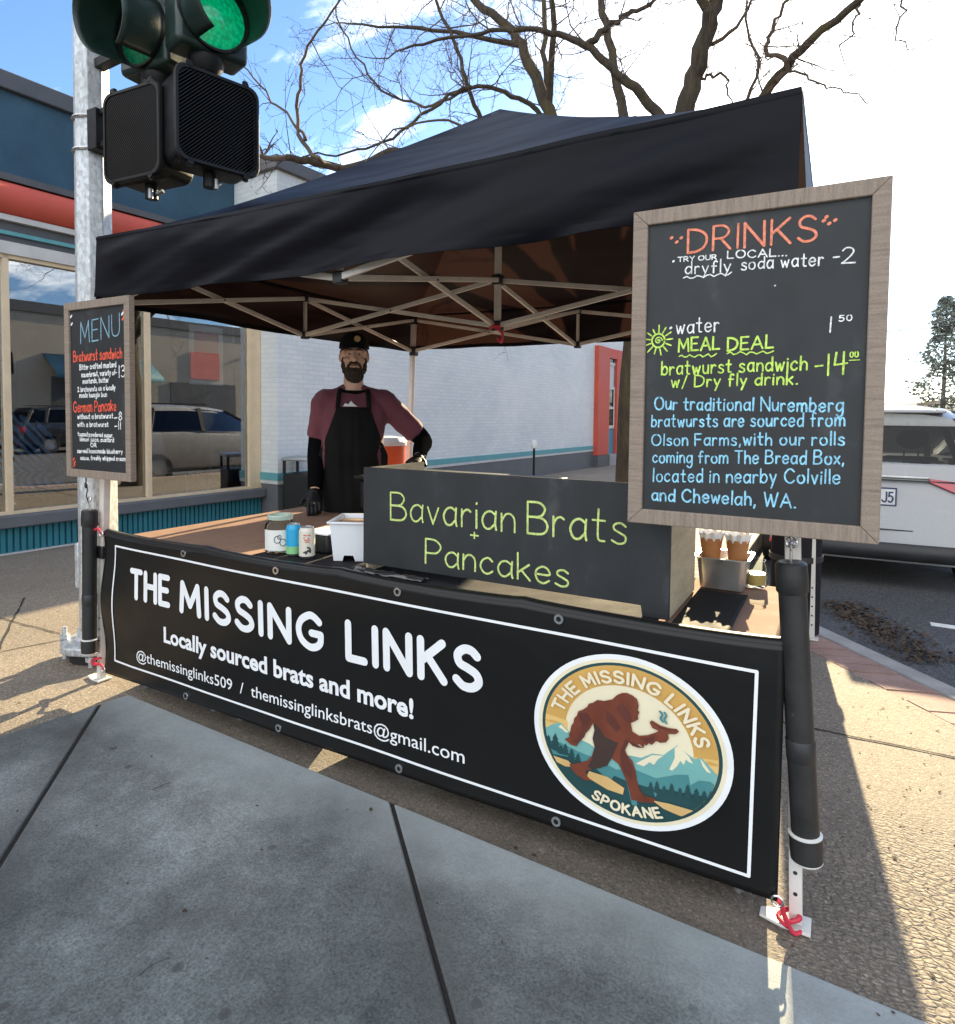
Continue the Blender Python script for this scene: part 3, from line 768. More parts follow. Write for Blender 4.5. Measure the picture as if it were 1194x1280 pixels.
m = LM(SM); m.bx(-.14, .10, S0, S1 - .004, .245, .355); m.build('window_sill', 'grey_trim', shop, bevel=.012)
m = LM(SM)
n = int((S1 - S0) / .055)
for k in range(n):
    y0 = S0 + k * .055
    m.box((-.02, y0 + .0275, .115), (.05, .036, .26)); m.box((-.04, y0 + .0275, .115), (.04, .06, .262))
m.build('bulkhead', 'teal_paint', shop)
m = LM(SM); m.bx(-.14, .035, S0, S1 - .002, -.02, .012); m.build('plinth', 'pale_trim', shop)
MU = [S1 - .15 - 1.31 * k for k in range(0, 10)]
m = LM(SM)
for k, y in enumerate(MU): m.bx(-.09, .0, y - .024, y + .024, .356, 2.69)
m.bx(-.09, .0, MU[-1] - .02, S1, 2.655, 2.689); m.bx(-.085, .004, MU[-1] - .02, S1, .3565, .385)
m.bx(-.09, -.01, MU[0] + .025, S1 - .001, .386, 2.65)
m.build('window_frame', 'gold_frame', shop)
for k in range(9):
    m = LM(SM); m.bx(-.052, -.046, MU[k + 1] + .024, MU[k] - .024, .385, 2.655); m.build('window_pane', 'shop_glass', shop)
m = LM(SM)
m.bx(-6.5, -.16, S0, S1 - .02, .10, .16, 1); m.bx(-6.5, -6.4, S0, S1 - .02, .161, 3.3); m.bx(-6.4, -.5, S0, S1 - .02, 3.2, 3.29)
m.bx(-6.39, -.16, S1 - .12, S1 - .03, .161, 3.19); m.bx(-6.39, -.16, S0 + .01, S0 + .1, .161, 3.19)
m.build('interior', ['interior_dark', 'floor_tan'], shop)
m = LM(SM)
m.grid(14, 2, lambda a, b: (-.30 + .03 * math.sin(a * 40), MU[0] - .02 - .42 * a, .42 + 2.25 * b)); mat('curtain_blue', (.03, .05, .085), .9, var=.3)
m.build('curtain', 'curtain_blue', shop)
# things inside the shop
def shopobj(mb_fn, name, mt, label, cat, bevel=0.):
    m_ = LM(SM); mb_fn(m_); return tag(m_.build(name, mt, None, bevel=bevel), label, cat)
ch = thing('armchair', 'blue zebra striped armchair behind the shop window', 'armchair', SM @ V((-.75, -.55, .16)), BR)
m = LM(WM[ch.name]); m.ell((0, 0, .38), (.36, .42, .14)); m.build('seat', 'stripe_cloth', ch)
m = LM(WM[ch.name]); m.ell((-.28, 0, .70), (.14, .46, .42), rot=mrot(0, R(-12), 0)); m.build('backrest', 'stripe_cloth', ch)
for s_ in (-1, 1):
    m = LM(WM[ch.name]); m.ell((.0, s_ * .42, .50), (.36, .12, .18)); m.build('armrest', 'stripe_cloth', ch)
for a_, b_ in ((-.25, -.3), (-.25, .3), (.25, -.3), (.25, .3)):
    m = LM(WM[ch.name]); m.cyl((a_, b_, 0), (a_, b_, .28), .025, .035, 10); m.build('leg', 'black_metal', ch)
mat('white_plastic', (.60, .62, .62), .4, var=.06)
mat('steel_grey', (.30, .31, .32), .35, metal=.6)
sh = thing('shell_chair', 'white moulded plastic chair behind the shop window near the curtain', 'chair', SM @ V((-.62, 1.02, .16)), BR + R(35))
m = LM(WM[sh.name])
prof = [(.26, .40), (.20, .435), (0, .42), (-.16, .41), (-.22, .47), (-.25, .65), (-.29, .86), (-.30, .90)]
m.grid(len(prof) - 1, 8, lambda a, b: (prof[int(round(a * 7))][0] + .05 * (abs(b - .5) * 2) ** 2, (b - .5) * .46, prof[int(round(a * 7))][1]))
m.build('shell', 'white_plastic', sh, solid=.02)
for a_, b_ in ((-.2, -.18), (-.2, .18), (.2, -.18), (.2, .18)):
    m = LM(WM[sh.name]); m.cyl((a_ * 1.2, b_ * 1.15, 0), (a_, b_, .41), .012, n=8); m.build('leg', 'steel_grey', sh)
mat('carton_tan', (.40, .28, .16), .85, var=.12)
m = LM(SM); m.bx(-.62, -.22, -1.55, -.98, .161, .60); m.bx(-.625, -.215, -1.30, -1.25, .55, .602)
tag(m.build('carton', 'carton_tan', bevel=.004), 'tan cardboard carton on the shop floor by the window', 'box')
m = LM(SM); m.tube([(-1.0, -1.35, .16), (-1.0, -1.35, .20), (-1.0, -1.35, .30), (-1.0, -1.35, .55)], [.12, .15, .19, .20], 20)
m.build('basket', 'pale_trim'); tag(bpy.data.objects['basket'], 'pale round basket just inside the shop window', 'basket')
tb = thing('dining_table', 'dark table standing deep inside the shop', 'table', SM @ V((-2.4, .2, .16)), BR)
m = LM(WM[tb.name]); m.bx(-.4, .4, -.9, .9, .70, .74); m.build('tabletop', 'interior_dark', tb)
for a_, b_ in ((-.35, -.8), (-.35, .8), (.35, -.8), (.35, .8)):
    m = LM(WM[tb.name]); m.bx(a_ - .03, a_ + .03, b_ - .03, b_ + .03, 0, .70); m.build('leg', 'interior_dark', tb)
# paper notice hung inside the window
mat('paper_red', (.50, .07, .045), .8, var=.2); mat('paper_white', (.66, .65, .63), .8)
m = LM(SM); m.bx(-.066, -.063, .86, 1.30, 1.62, 2.30); m.bx(-.0625, -.0615, .92, 1.24, 1.98, 2.22, 1)
tag(m.build('window_poster', ['paper_white', 'paper_red']), 'white poster with a red panel taped inside the shop window', 'poster')

# ------------------------------------------------------------------ white painted brick building beyond
wb = thing('white_brick_building', 'long white painted brick building with teal stripe, grey base and red doorway', 'building', B0, BR)
m = LM(SM); m.bx(-9, .30, S1 + .005, 11.9, .43, 4.26)
m.build('wall', 'white_brick', wb)
m = LM(SM); m.bx(-9.02, .302, S1 + .004, 11.9, .0, .429)
m.build('base_course', 'grey_trim', wb)
m = LM(SM); m.bx(-8.9, .318, S1 - .012, 11.88, .46, .555); m.build('teal_stripe', 'teal_trim', wb)
m = LM(SM); m.bx(-8.9, .314, S1 - .008, 11.88, .415, .459); m.build('white_stripe', 'pale_trim', wb)
m = LM(SM); m.bx(-9.1, .36, S1 - .05, 16.0, 4.261, 4.42); m.build('parapet_cap', 'dark_cap', wb, bevel=.01)
m = LM(SM); m.bx(-.2, .42, 11.9, 12.68, .30, 3.1); m.build('pilaster', 'awning_red', wb, bevel=.01)
m = LM(SM); m.bx(-.2, .42, 13.22, 14.0, .30, 3.1); m.build('pilaster', 'awning_red', wb, bevel=.01)
m = LM(SM); m.bx(-.2, .415, 12.68, 13.22, 2.84, 3.09); m.build('lintel', 'awning_red', wb)
m = LM(SM); m.bx(-.21, .44, 11.88, 12.7, .0, .299); m.build('pilaster_base', 'dark_cap', wb)
m = LM(SM); m.bx(-.21, .46, 12.701, 14.02, .0, .299); m.build('door_step', 'kerb_concrete', wb)
m = LM(SM); m.bx(-9, .30, 11.9, 16, 3.1, 4.26); m.bx(-9, .30, 14.0, 16, .0, 3.1); m.build('wall', 'white_brick', wb)
mat('door_blue', (.05, .22, .32), .5)
m = LM(SM); m.bx(.28, .34, 12.68, 13.22, .30, 2.84); door = m.build('door', 'door_blue', wb)
m = LM(SM)
for z0, z1 in ((.98, 1.06), (1.5, 1.56), (2.02, 2.10), (2.66, 2.74)): m.bx(.341, .37, 12.74, 13.17, z0, z1)
m.bx(.341, .365, 12.70, 12.76, .98, 2.1); m.bx(.341, .365, 13.14, 13.20, .98, 2.1); m.build('door_frame', 'pale_trim', door)
m = LM(SM); m.bx(.3405, .35, 12.76, 13.14, 1.06, 2.02); m.build('pane', 'car_glass', door)
m = LM(SM); m.bx(.3405, .35, 12.76, 13.14, 2.74, 2.83); m.build('transom', 'car_glass', door)
m = LM(SM); m.bx(.3405, .35, 12.76, 13.14, 2.1, 2.66); m.build('pale_panel', 'pale_trim', door)
# tall block further along; it keeps the shop side of the sidewalk in shade
mat('brick_brown', (.22, .12, .09), .85, var=.2, scale=3, bump=.3, bscale=40)
tbk = thing('brick_block', 'brown brick block beyond the white building', 'building', B0, BR)
m = LM(SM); m.bx(-14, .15, 16.02, 44, 0, 5.75); m.build('wall', 'brick_brown', tbk)
m = LM(SM); m.bx(-14.1, .22, 15.95, 44.1, 5.751, 6.0); m.build('cornice', 'dark_cap', tbk)
for k in range(8):
    for z in (.9, 3.3):
        m = LM(SM); m.bx(.10, .162, 17.5 + k * 3.2, 19.2 + k * 3.2, z, z + 2.1); w_ = m.build('window', 'pale_trim', tbk)
        m = LM(SM); m.bx(.163, .17, 17.6 + k * 3.2, 19.1 + k * 3.2, z + .1, z + 2.0); m.build('pane', 'car_glass', w_)

# post with a white cap by the white wall, and the bin
t = thing('vent_post', 'thin dark post with a white cap beside the white brick wall', 'post', (-4.93, 10.97, 0))
m = MB(); m.cyl((-4.93, 10.97, 0), (-4.93, 10.97, .72), .022, n=10); m.build('post', 'black_metal', t)
m = MB(); m.lathe([(0, .0), (.05, .0), (.06, .03), (.06, .11), (.04, .15), (0, .155)], (-4.93, 10.97, .70), 14); m.build('cap', 'white_plastic', t)
t = thing('litter_bin', 'black litter bin with a grey open hood by the white wall', 'bin', (-5.77, 5.95, 0), R(20))
m = LM(WM[t.name]); m.bx(-.2, .2, -.2, .2, .0, .56); m.build('body', 'black_metal', t, bevel=.02)
m = LM(WM[t.name])
for a_ in (-.185, .185):
    for b_ in (-.185, .185): m.bx(a_ - .015, a_ + .015, b_ - .015, b_ + .015, .561, .72)
m.build('hood_post', 'black_metal', t)
m = LM(WM[t.name]); m.bx(-.215, .215, -.215, .215, .721, .765); m.build('hood', 'steel_grey', t, bevel=.012)

# ------------------------------------------------------------------ across the street (seen in the shop windows)
mat('facade_tan', (.36, .32, .27), .85, var=.1, scale=1.5)
mat('facade_rose', (.30, .13, .11), .85, var=.1)
mat('awning_blue', (.04, .13, .20), .7)
op = thing('tan_building', 'low tan commercial building across the street with blue awning', 'building', (16, 8, 0))
m = MB(); m.bx(16, 28, -6, 30, 0, 5.2); m.build('wall', 'facade_tan', op)
m = MB(); m.bx(15.9, 28.1, -6.1, 30.1, 5.201, 5.6); m.build('cornice', 'dark_cap', op)
for y in (-3, 2, 7, 12, 17, 22):
    m = MB(); m.bx(15.94, 16.02, y, y + 3.4, .5, 2.7); w_ = m.build('window', 'dark_cap', op)
for y in (2, 12):
    m = MB(); m.add([(16, y - .3, 3.6), (16, y + 4, 3.6), (14.7, y + 4, 2.8), (14.7, y - .3, 2.8), (14.7, y + 4, 2.6), (14.7, y - .3, 2.6)], [(0, 1, 2, 3), (3, 2, 4, 5)])
    m.build('awning', 'awning_blue', op, solid=.03)
m = MB(); m.bx(15.93, 15.99, 8.0, 10.2, 2.9, 4.4); m.build('sign_panel', 'facade_rose', op)
m = MB(); m.bx(15.93, 15.99, 18, 19.5, 2.9, 4.2); m.build('sign_panel', 'awning_red', op)
op2 = thing('rose_building', 'rose coloured building further along across the street', 'building', (16, 45, 0))
m = MB(); m.bx(16.5, 30, 32, 60, 0, 7.5); m.build('wall', 'facade_rose', op2)
m = MB(); m.bx(16.4, 30.1, 31.9, 60.1, 7.501, 7.9); m.build('cornice', 'pale_trim', op2)

# ------------------------------------------------------------------ cars
mat('car_white', (.30, .30, .305), .28, var=.03, coat=.6, spec=.5)
mat('car_dark', (.02, .023, .03), .25, var=.1, coat=.6)
mat('car_trim', (.02, .02, .022), .5, var=.2)
mat('tyre', (.018, .018, .018), .85)
mat('tail_red', (.42, .012, .022), .12, var=.1, coat=1.0)
mat('plate', (.62, .64, .66), .4); mat('plate_ink', (.03, .04, .10), .5)
mat('seat_grey', (.05, .05, .055), .9)
def make_car(name, label, loc, rz, paint, group=None, plate=False):
    t = thing(name, label, 'car', loc, rz, group); M = WM[t.name]
    m = LM(M)
    lev = [(.80, .24), (.955, .33), (1.0, .50), (1.0, .72), (.985, .86), (.955, .98), (.90, 1.02)]
    st = [(.0, .80, .10), (.03, .88, .06), (.14, .925, .02), (.5, .935, 0), (1.4, .935, 0), (3.2, .93, 0), (4.0, .91, 0), (4.42, .84, 0), (4.56, .70, 0)]
    loops = []
    for y, w, tl in st:
        top = 1.08 if y < 3.2 else (.98 if y < 4.2 else .82)
        pts = []
        for f, z in lev:
            zz = .24 + (z - .24) * (top - .24 + .02) / .78
            # the tailgate leans forward above the bumper
            yy = y + (.10 * max(0, (z - .55) / .47) if y < .3 else 0) - (.05 if (y < .05 and z < .55) else 0)
            pts.append((w * f, yy, zz))
        loops.append(pts + [(-x, yy, zz) for x, yy, zz in pts[::-1]])
    m.loft(loops); body = m.build('body', paint, t, bevel=.015)
    m = LM(M)
    # greenhouse roof
    rl = []
    for y, w, z in ((.34, .62, 1.525), (.46, .66, 1.575), (.9, .69, 1.615), (1.6, .70, 1.625), (2.2, .68, 1.59), (2.5, .65, 1.545)):
        rl.append([(-w * 1.04, y, z - .11), (-w * .98, y, z - .055), (-w * .88, y, z - .018), (-w * .6, y, z + .008), (0, y, z + .02), (w * .6, y, z + .008), (w * .88, y, z - .018), (w * .98, y, z - .055), (w * 1.04, y, z - .11), (w * .9, y, z - .11), (-w * .9, y, z - .11)])
    m.loft(rl); m.build('roof', paint, t)
    m = LM(M)
    for s_ in (-1, 1):
        for (ya, za, xa), (yb, zb, xb), w in (((.16, 1.08, .85), (.40, 1.50, .65), .09), ((.72, 1.08, .87), (.88, 1.56, .68), .10), ((1.85, 1.08, .88), (1.85, 1.57, .68), .08), ((3.35, 1.04, .82), (2.45, 1.52, .65), .07)):
            m.bar((s_ * xa, ya, za), (s_ * xb, yb, zb), w, .05)
    m.build('pillar', 'car_trim', t)
    def pane(nm, q):
        m_ = LM(M); m_.add(q, [(0, 1, 2, 3)]); m_.build(nm, 'car_glass', t)
    pane('rear_window', [(-.80, .175, 1.105), (.80, .175, 1.105), (.62, .375, 1.50), (-.62, .375, 1.50)])
    pane('windscreen', [(-.80, 3.33, 1.05), (.80, 3.33, 1.05), (.62, 2.50, 1.51), (-.62, 2.50, 1.51)])
    for s_ in (-1, 1):
        pane('side_window', [(s_ * .87, .25, 1.09), (s_ * .88, 1.83, 1.09), (s_ * .69, 1.83, 1.56), (s_ * .665, .45, 1.52)])
        pane('side_window', [(s_ * .88, 1.87, 1.09), (s_ * .84, 3.2, 1.05), (s_ * .67, 2.45, 1.50), (s_ * .69, 1.87, 1.56)])
    for xx in (-.38, .38):
        m = LM(M); m.bx(xx - .24, xx + .24, 1.05, 1.17, .6, 1.12)
        m.build('seat', 'seat_grey', t, bevel=.04)
        m = LM(M); m.ell((xx, 1.07, 1.29), (.135, .06, .10)); m.cyl((xx - .06, 1.08, 1.05), (xx - .06, 1.08, 1.18), .008, n=6); m.cyl((xx + .06, 1.08, 1.05), (xx + .06, 1.08, 1.18), .008, n=6)
        m.build('headrest', 'seat_grey', t)
    m = LM(M); m.bx(-.54, .54, .27, .45, 1.545, 1.572); m.build('spoiler', paint, t, bevel=.01)
    m = LM(M); m.grid(2, 10, lambda a, b: ((b - .5) * 1.78, -.062 + .06 * (abs(b - .5) * 2) ** 4, .26 + .15 * a)); m.build('bumper_trim', 'car_trim', t, solid=.02)
    for s_ in (-1, 1):
        m = LM(M)
        m.prism([(.40, .975), (.88, .93), (.925, .86), (.905, .74), (.74, .79), (.40, .945)], lambda u, v, d: (s_ * u, d + .20 * max(0, (v - .55)) + .10 * max(0, abs(u) - .7) ** 1, v), -.050, .03)
        m.build('tail_light', 'tail_red', t, bevel=.006)
        m = LM(M); m.bx(*((s_ * .60, s_ * .84) if s_ > 0 else (s_ * .84, s_ * .60)), -.075, -.055, .335, .37); m.build('reflector', 'tail_red', t)
        m = LM(M); m.bx(*((s_ * .5, s_ * .85) if s_ > 0 else (s_ * .85, s_ * .5)), 4.50, 4.56, .60, .72); m.build('headlight', 'chrome', t, bevel=.02)
        m = LM(M); m.bar((s_ * .55, .6, 1.655), (s_ * .55, 2.1, 1.655), .03, .03); m.build('roof_rail', 'car_trim', t)
    m = LM(M); m.bx(-.80, .80, .030, .048, .945, .957); m.bx(-.86, .86, -.025, -.005, .515, .525); m.build('seam', 'car_trim', t)
    m = LM(M); m.bx(-.40, .40, .045, .068, .972, .992); m.build('chrome_strip', 'chrome', t, bevel=.004)
    if plate:
        m = LM(M); m.bx(-.165, .165, .006, .036, .725, .885); m.bx(-.152, .152, .004, .0062, .737, .873, 1)
        pl = m.build('number_plate', ['plate_ink', 'plate'], t)
        m = LM(M); stroke_text(m, "J5", .055, .76, .135, .76, .085, .014, 0, lambda x, z, o_: (x, .0035 - o_, z), jit=0); m.build('lettering', 'plate_ink', pl)
    for s_ in (-1, 1):
        for y in (.85, 3.65):
            m = LM(M); m.lathe([(.20, .0), (.31, .0), (.325, .03), (.325, .17), (.31, .20), (.20, .20)], (s_ * .935 - (.2 if s_ > 0 else 0) + (.0), y, .325), 28, ax=(1, 0, 0)); w_ = m.build('wheel', 'tyre', t)
            m = LM(M); xo = s_ * .928
            m.lathe([(.0, .0), (.205, .0), (.205, -s_ * .05)], (xo, y, .325), 20, ax=(1, 0, 0)); m.build('rim', 'steel_grey', w_)
    return t
make_car('parked_car', 'white parked car seen from behind with red tail lights beside the kerb', (.29, 6.72, -.186), R(2), 'car_white', plate=True)
make_car('parked_car', 'dark parked car across the street nearest the blue awning', (12.6, 3.0, -.186), 0, 'car_dark')
make_car('parked_car', 'dark parked car across the street in front of the rose sign', (12.7, 9.5, -.186), 0, 'car_dark')
make_car('parked_car', 'white parked car across the street at the end of the row', (12.6, -3.0, -.186), 0, 'car_white')
# ------------------------------------------------------------------ bare street tree behind the stall, and the far conifer
rng = random.Random(5)
def wig(pts, n, amp):
    P = cat_rom([V(p) for p in pts], n)
    return [p + V((rng.gauss(0, amp), rng.gauss(0, amp), rng.gauss(0, amp))) if 0 < i < len(P) - 1 else p for i, p in enumerate(P)]
tree = thing('bare_tree', 'bare leafless street tree with mossy limbs rising behind the canopy', 'tree', (-1.78, 6.5, 0))
tr = MB()
trunkpts = wig([(-1.83, 6.5, -.05), (-1.83, 6.5, .3), (-1.82, 6.5, 1.2), (-1.78, 6.48, 2.2), (-1.66, 6.44, 2.9), (-1.56, 6.42, 3.5), (-1.45, 6.4, 4.01)], 4, .006)
nT = len(trunkpts)
tr.tube(trunkpts, [.25 - .07 * min(1, i / 4) - .05 * i / nT for i in range(nT)], 18)
LIMBS = [
 ([(-1.45, 6.4, 4.01), (-1.28, 6.35, 4.47), (-1.13, 6.3, 4.94), (-1.03, 6.25, 5.3), (-.9, 6.2, 5.77), (-.7, 6.1, 6.6), (-.6, 6.0, 7.4)], .100, .03),
 ([(-1.52, 6.44, 3.2), (-1.25, 6.42, 3.6), (-1.01, 6.4, 3.85), (-.67, 6.3, 4.14), (-.39, 6.2, 4.41), (.03, 6.1, 4.63), (.41, 6.0, 4.87), (.9, 5.9, 5.05)], .068, .018),
 ([(-1.50, 6.41, 3.9), (-1.55, 6.4, 4.14), (-1.77, 6.29, 4.39), (-2.02, 6.17, 4.64), (-2.24, 6.06, 4.85), (-2.55, 5.94, 5.0), (-2.92, 5.83, 5.07), (-3.44, 5.71, 5.09), (-4.02, 5.6, 5.07)], .062, .012),
 ([(-2.24, 6.06, 4.85), (-2.0, 6.1, 5.01), (-1.74, 6.1, 5.08), (-1.38, 6.1, 5.12)], .04, .012),
 ([(-1.70, 6.46, 2.9), (-1.80, 6.55, 3.4), (-1.88, 6.6, 3.78), (-2.06, 6.75, 4.39), (-2.25, 6.9, 5.08), (-2.44, 7.05, 5.88), (-2.57, 7.2, 6.7)], .085, .03),
 ([(-1.76, 6.48, 2.7), (-1.95, 6.5, 3.1), (-2.14, 6.5, 3.43), (-2.52, 6.58, 4.01), (-2.84, 6.67, 4.52), (-3.13, 6.75, 5.18), (-3.42, 6.83, 5.69), (-3.95, 6.92, 6.25), (-4.64, 7.0, 6.99)], .115, .035),
 ([(-2.35, 6.6, 3.75), (-2.6, 6.72, 4.1), (-2.92, 6.85, 4.61), (-3.07, 7.0, 5.33), (-3.17, 7.15, 6.15), (-3.29, 7.3, 6.82)], .055, .02),
 ([(-1.78, 6.48, 2.5), (-2.2, 6.5, 2.85), (-2.66, 6.5, 3.17), (-3.49, 6.24, 3.81), (-4.32, 5.98, 4.21), (-4.84, 5.72, 4.03), (-5.13, 5.46, 4.06), (-5.31, 5.2, 4.06)], .085, .035),
 ([(-4.95, 5.6, 4.04), (-4.93, 5.25, 3.99), (-5.14, 5.2, 4.34), (-5.06, 5.15, 4.71), (-4.89, 5.1, 5.05), (-4.53, 5.05, 5.28), (-4.33, 5.0, 5.46)], .03, .007),
 ([(-5.05, 5.22, 4.2), (-5.14, 5.2, 4.34), (-5.54, 5.1, 4.76), (-5.79, 5.0, 5.11)], .022, .006),
 ([(-2.9, 6.45, 3.35), (-3.28, 6.6, 3.71), (-3.57, 6.56, 4.45), (-3.76, 6.52, 4.92), (-3.96, 6.48, 5.48), (-4.21, 6.44, 6.07), (-4.35, 6.4, 6.53)], .04, .014),
 ([(-2.75, 6.68, 4.4), (-2.95, 6.65, 4.6), (-3.24, 6.48, 4.8), (-3.62, 6.26, 4.88), (-3.99, 6.04, 4.64), (-4.47, 5.82, 4.28), (-4.96, 5.6, 4.19), (-5.4, 5.4, 4.15)], .035, .008),
 ([(-3.62, 6.26, 4.88), (-4.09, 6.2, 4.77), (-4.61, 6.0, 4.93), (-4.91, 5.8, 5.4), (-4.97, 5.6, 5.74)], .02, .007),
 ([(-3.4, 6.0, 4.2), (-3.63, 5.8, 4.34), (-4.13, 5.65, 4.3), (-4.33, 5.5, 4.08)], .018, .006),
 ([(-.67, 6.3, 4.14), (-.48, 6.22, 4.29), (-.64, 6.15, 4.46), (-.54, 6.08, 4.66), (-.4, 6.0, 4.89)], .03, .01),
 ([(-.5, 6.24, 4.28), (-.3, 6.1, 4.1), (-.14, 6.0, 3.94), (.11, 5.8, 3.68)], .012, .004),
 ([(.03, 6.1, 4.63), (0, 6.05, 4.43), (-.09, 6.0, 4.23)], .012, .005),
 ([(.41, 6.0, 4.87), (.26, 6.0, 4.75), (.32, 5.93, 4.4), (.27, 5.87, 4.2), (.37, 5.8, 4.01)], .012, .004),
 ([(.7, 5.95, 4.97), (.72, 5.9, 4.6), (.85, 5.85, 4.35)], .011, .004),
 ([(-1.29, 6.4, 4.45), (-1.15, 6.37, 4.46), (-1.02, 6.35, 4.40), (-.97, 6.3, 4.2)], .02, .008),
 ([(-1.21, 6.4, 4.7), (-.92, 6.3, 4.78), (-.72, 6.2, 5.04)], .025, .008),
 ([(-1.13, 6.3, 4.94), (-1.5, 6.0, 5.6), (-1.9, 5.7, 6.4)], .05, .015), ([(-2.9, 6.7, 4.7), (-2.7, 6.3, 5.5), (-2.9, 6.0, 6.4)], .045, .015),
 ([(-3.3, 6.8, 5.5), (-4.2, 6.4, 5.7), (-5.2, 6.1, 5.9)], .035, .01), ([(.03, 6.1, 4.63), (.4, 5.7, 5.3), (.7, 5.4, 5.9)], .03, .01),
 ([(.9, 5.9, 5.05), (1.3, 5.85, 4.95), (1.65, 5.8, 4.72)], .018, .006), ([(.72, 5.95, 5.0), (.88, 5.9, 4.62), (1.02, 5.85, 4.28), (1.0, 5.8, 4.1)], .012, .004), ([(.2, 6.05, 4.75), (.28, 5.9, 5.1), (.5, 5.8, 5.5)], .02, .007), ([(-.9, 6.35, 4.0), (-.72, 6.2, 4.35), (-.82, 6.1, 4.75), (-.7, 6.0, 5.2)], .018, .006),
]
tw = MB(); ntw = [0]
def twig(p, d, ln, r, depth):
    if ntw[0] > 5200 or r < .0012: return
    ntw[0] += 1
    pts = [p]; k = 5
    for i in range(k):
        d = (d + V((rng.gauss(0, .22), rng.gauss(0, .22), rng.gauss(.03, .2)))).normalized()
        pts.append(pts[-1] + d * ln / k)
    tw.tube(pts, [max(.0013, r * (1 - .75 * i / k)) for i in range(k + 1)], 4 if r < .006 else 6, 0, caps=False)
    if depth > 0:
        for c in range(rng.choice([2, 2, 3])):
            i = rng.randint(1, k)
            x = V((rng.gauss(0, 1), rng.gauss(0, 1), rng.gauss(.15, 1))).normalized()
            twig(pts[i], (d + x * 1.1).normalized(), ln * rng.uniform(.45, .75), r * rng.uniform(.45, .62), depth - 1)
        for c in range(2):
            i = rng.randint(1, k); x = V((rng.gauss(0, 1), rng.gauss(0, 1), rng.gauss(.3, 1))).normalized()
            e = pts[i] + x * rng.uniform(.015, .045)
            tw.tube([pts[i], e], [r * .5, .003], 4, 0, caps=False)
br = []
for pts, r0, r1 in LIMBS:
    P = wig(pts, 5, .010 if r0 > .05 else .014); n = len(P)
    mb = MB(); mb.tube(P, [r0 + (r1 - r0) * (i / (n - 1)) ** .8 for i in range(n)], 12 if r0 > .05 else 7, 0)
    br.append((mb, r0))
    L_ = sum((P[i + 1] - P[i]).length for i in range(n - 1))
    for c in range(int(L_ * (7 if r0 < .06 else 6.5))):
        i = rng.randint(max(1, n // 4), n - 1); t = i / (n - 1)
        r = r0 + (r1 - r0) * t ** .8
        d = (P[i] - P[i - 1]).normalized(); x = V((rng.gauss(0, 1), rng.gauss(0, .8), rng.gauss(.1, 1))).normalized()
        big_ = rng.random() < .52
        twig(P[i], (d * .6 + x).normalized(), rng.uniform(.35, .95) if big_ else rng.uniform(.1, .35), min(r * .5, rng.uniform(.005, .010) if big_ else .004), 3 if big_ else 1)
    twig(P[-1], (P[-1] - P[-2]).normalized(), .6, r1 * .9, 3)
tr.build('trunk', 'bark', tree)
for mb, r0 in br: mb.build('limb', 'bark' if r0 > .03 else 'twig', tree)
tw.build('twigs', 'twig', tree)

mat('needles', (.20, .22, .19), .9, var=.4, scale=2)
mat('conifer_bark', (.16, .13, .11), .9)
def conifer(name, label, loc, h, wd, seed, n=1300):
    r_ = random.Random(seed)
    t = thing(name, label, 'tree', loc, 0, 'conifers beyond the street')
    m = MB(); b = V(loc); m.tube([b, b + V((.05, 0, h * .5)), b + V((0, 0, h))], [h * .018, h * .011, .02], 8); m.build('trunk', 'conifer_bark', t)
    m = MB()
    for k in range(n):
        u = r_.random() ** .8; z = h * (.10 + .90 * u)
        a = r_.uniform(0, 6.283); whorl = .75 + .35 * math.sin(z * 3.1 + seed)
        rad = wd * (1 - u) ** .75 * whorl * (.25 + .75 * r_.random() ** .5) + .08
        if r_.random() < .16: rad *= 1.3
        c = b + V((math.cos(a) * rad, math.sin(a) * rad, z - rad * .18))
        for q in range(5):
            L_ = r_.uniform(.10, .28) * h / 8; d = V((math.cos(a) + r_.gauss(0, .7), math.sin(a) + r_.gauss(0, .7), r_.gauss(-.1, .4))).normalized()
            s_ = V((r_.gauss(0, 1), r_.gauss(0, 1), r_.gauss(0, 1))).normalized() * L_ * .30
            o_ = c + V((r_.gauss(0, .13), r_.gauss(0, .13), r_.gauss(0, .10))) * h / 8
            m.add([o_ - s_, o_ + d * L_, o_ + s_], [(0, 1, 2)])
    m.build('crown', 'needles', t)
conifer('conifer_tree', 'tall thin conifer standing beyond the white parked car', (5.2, 46.6, -.18), 8.6, 2.1, 3)
conifer('conifer_tree', 'conifer farthest right behind the tall thin one', (9.5, 55, -.18), 7.6, 2.4, 5, 700)
# overhead wire between two poles outside the picture
mb = MB()
wp = [V((-14, 36, 5.9)).lerp(V((16, 27.5, 6.1)), i / 24) - V((0, 0, 1.1 * 4 * (i / 24) * (1 - i / 24))) for i in range(25)]
mb.tube(wp, .018, 5)
tag(mb.build('overhead_wire', 'black_metal'), 'thin overhead wire crossing the pale sky beside the drinks board', 'wire')
mb = MB(); mb.cyl((16, 27.5, -.2), (16, 27.5, 7.5), .14, .10, 12); mb.bar((15.2, 27.5, 6.9), (16.8, 27.5, 6.9), .09)
tag(mb.build('utility_pole', 'conifer_bark'), 'wooden utility pole at the far right end of the wire', 'pole')
mb = MB(); mb.cyl((-14, 36, -.2), (-14, 36, 7.5), .14, .10, 12); mb.bar((-14.8, 36, 6.9), (-13.2, 36, 6.9), .09)
tag(mb.build('utility_pole', 'conifer_bark'), 'wooden utility pole at the far left end of the wire', 'pole')
mb = MB()
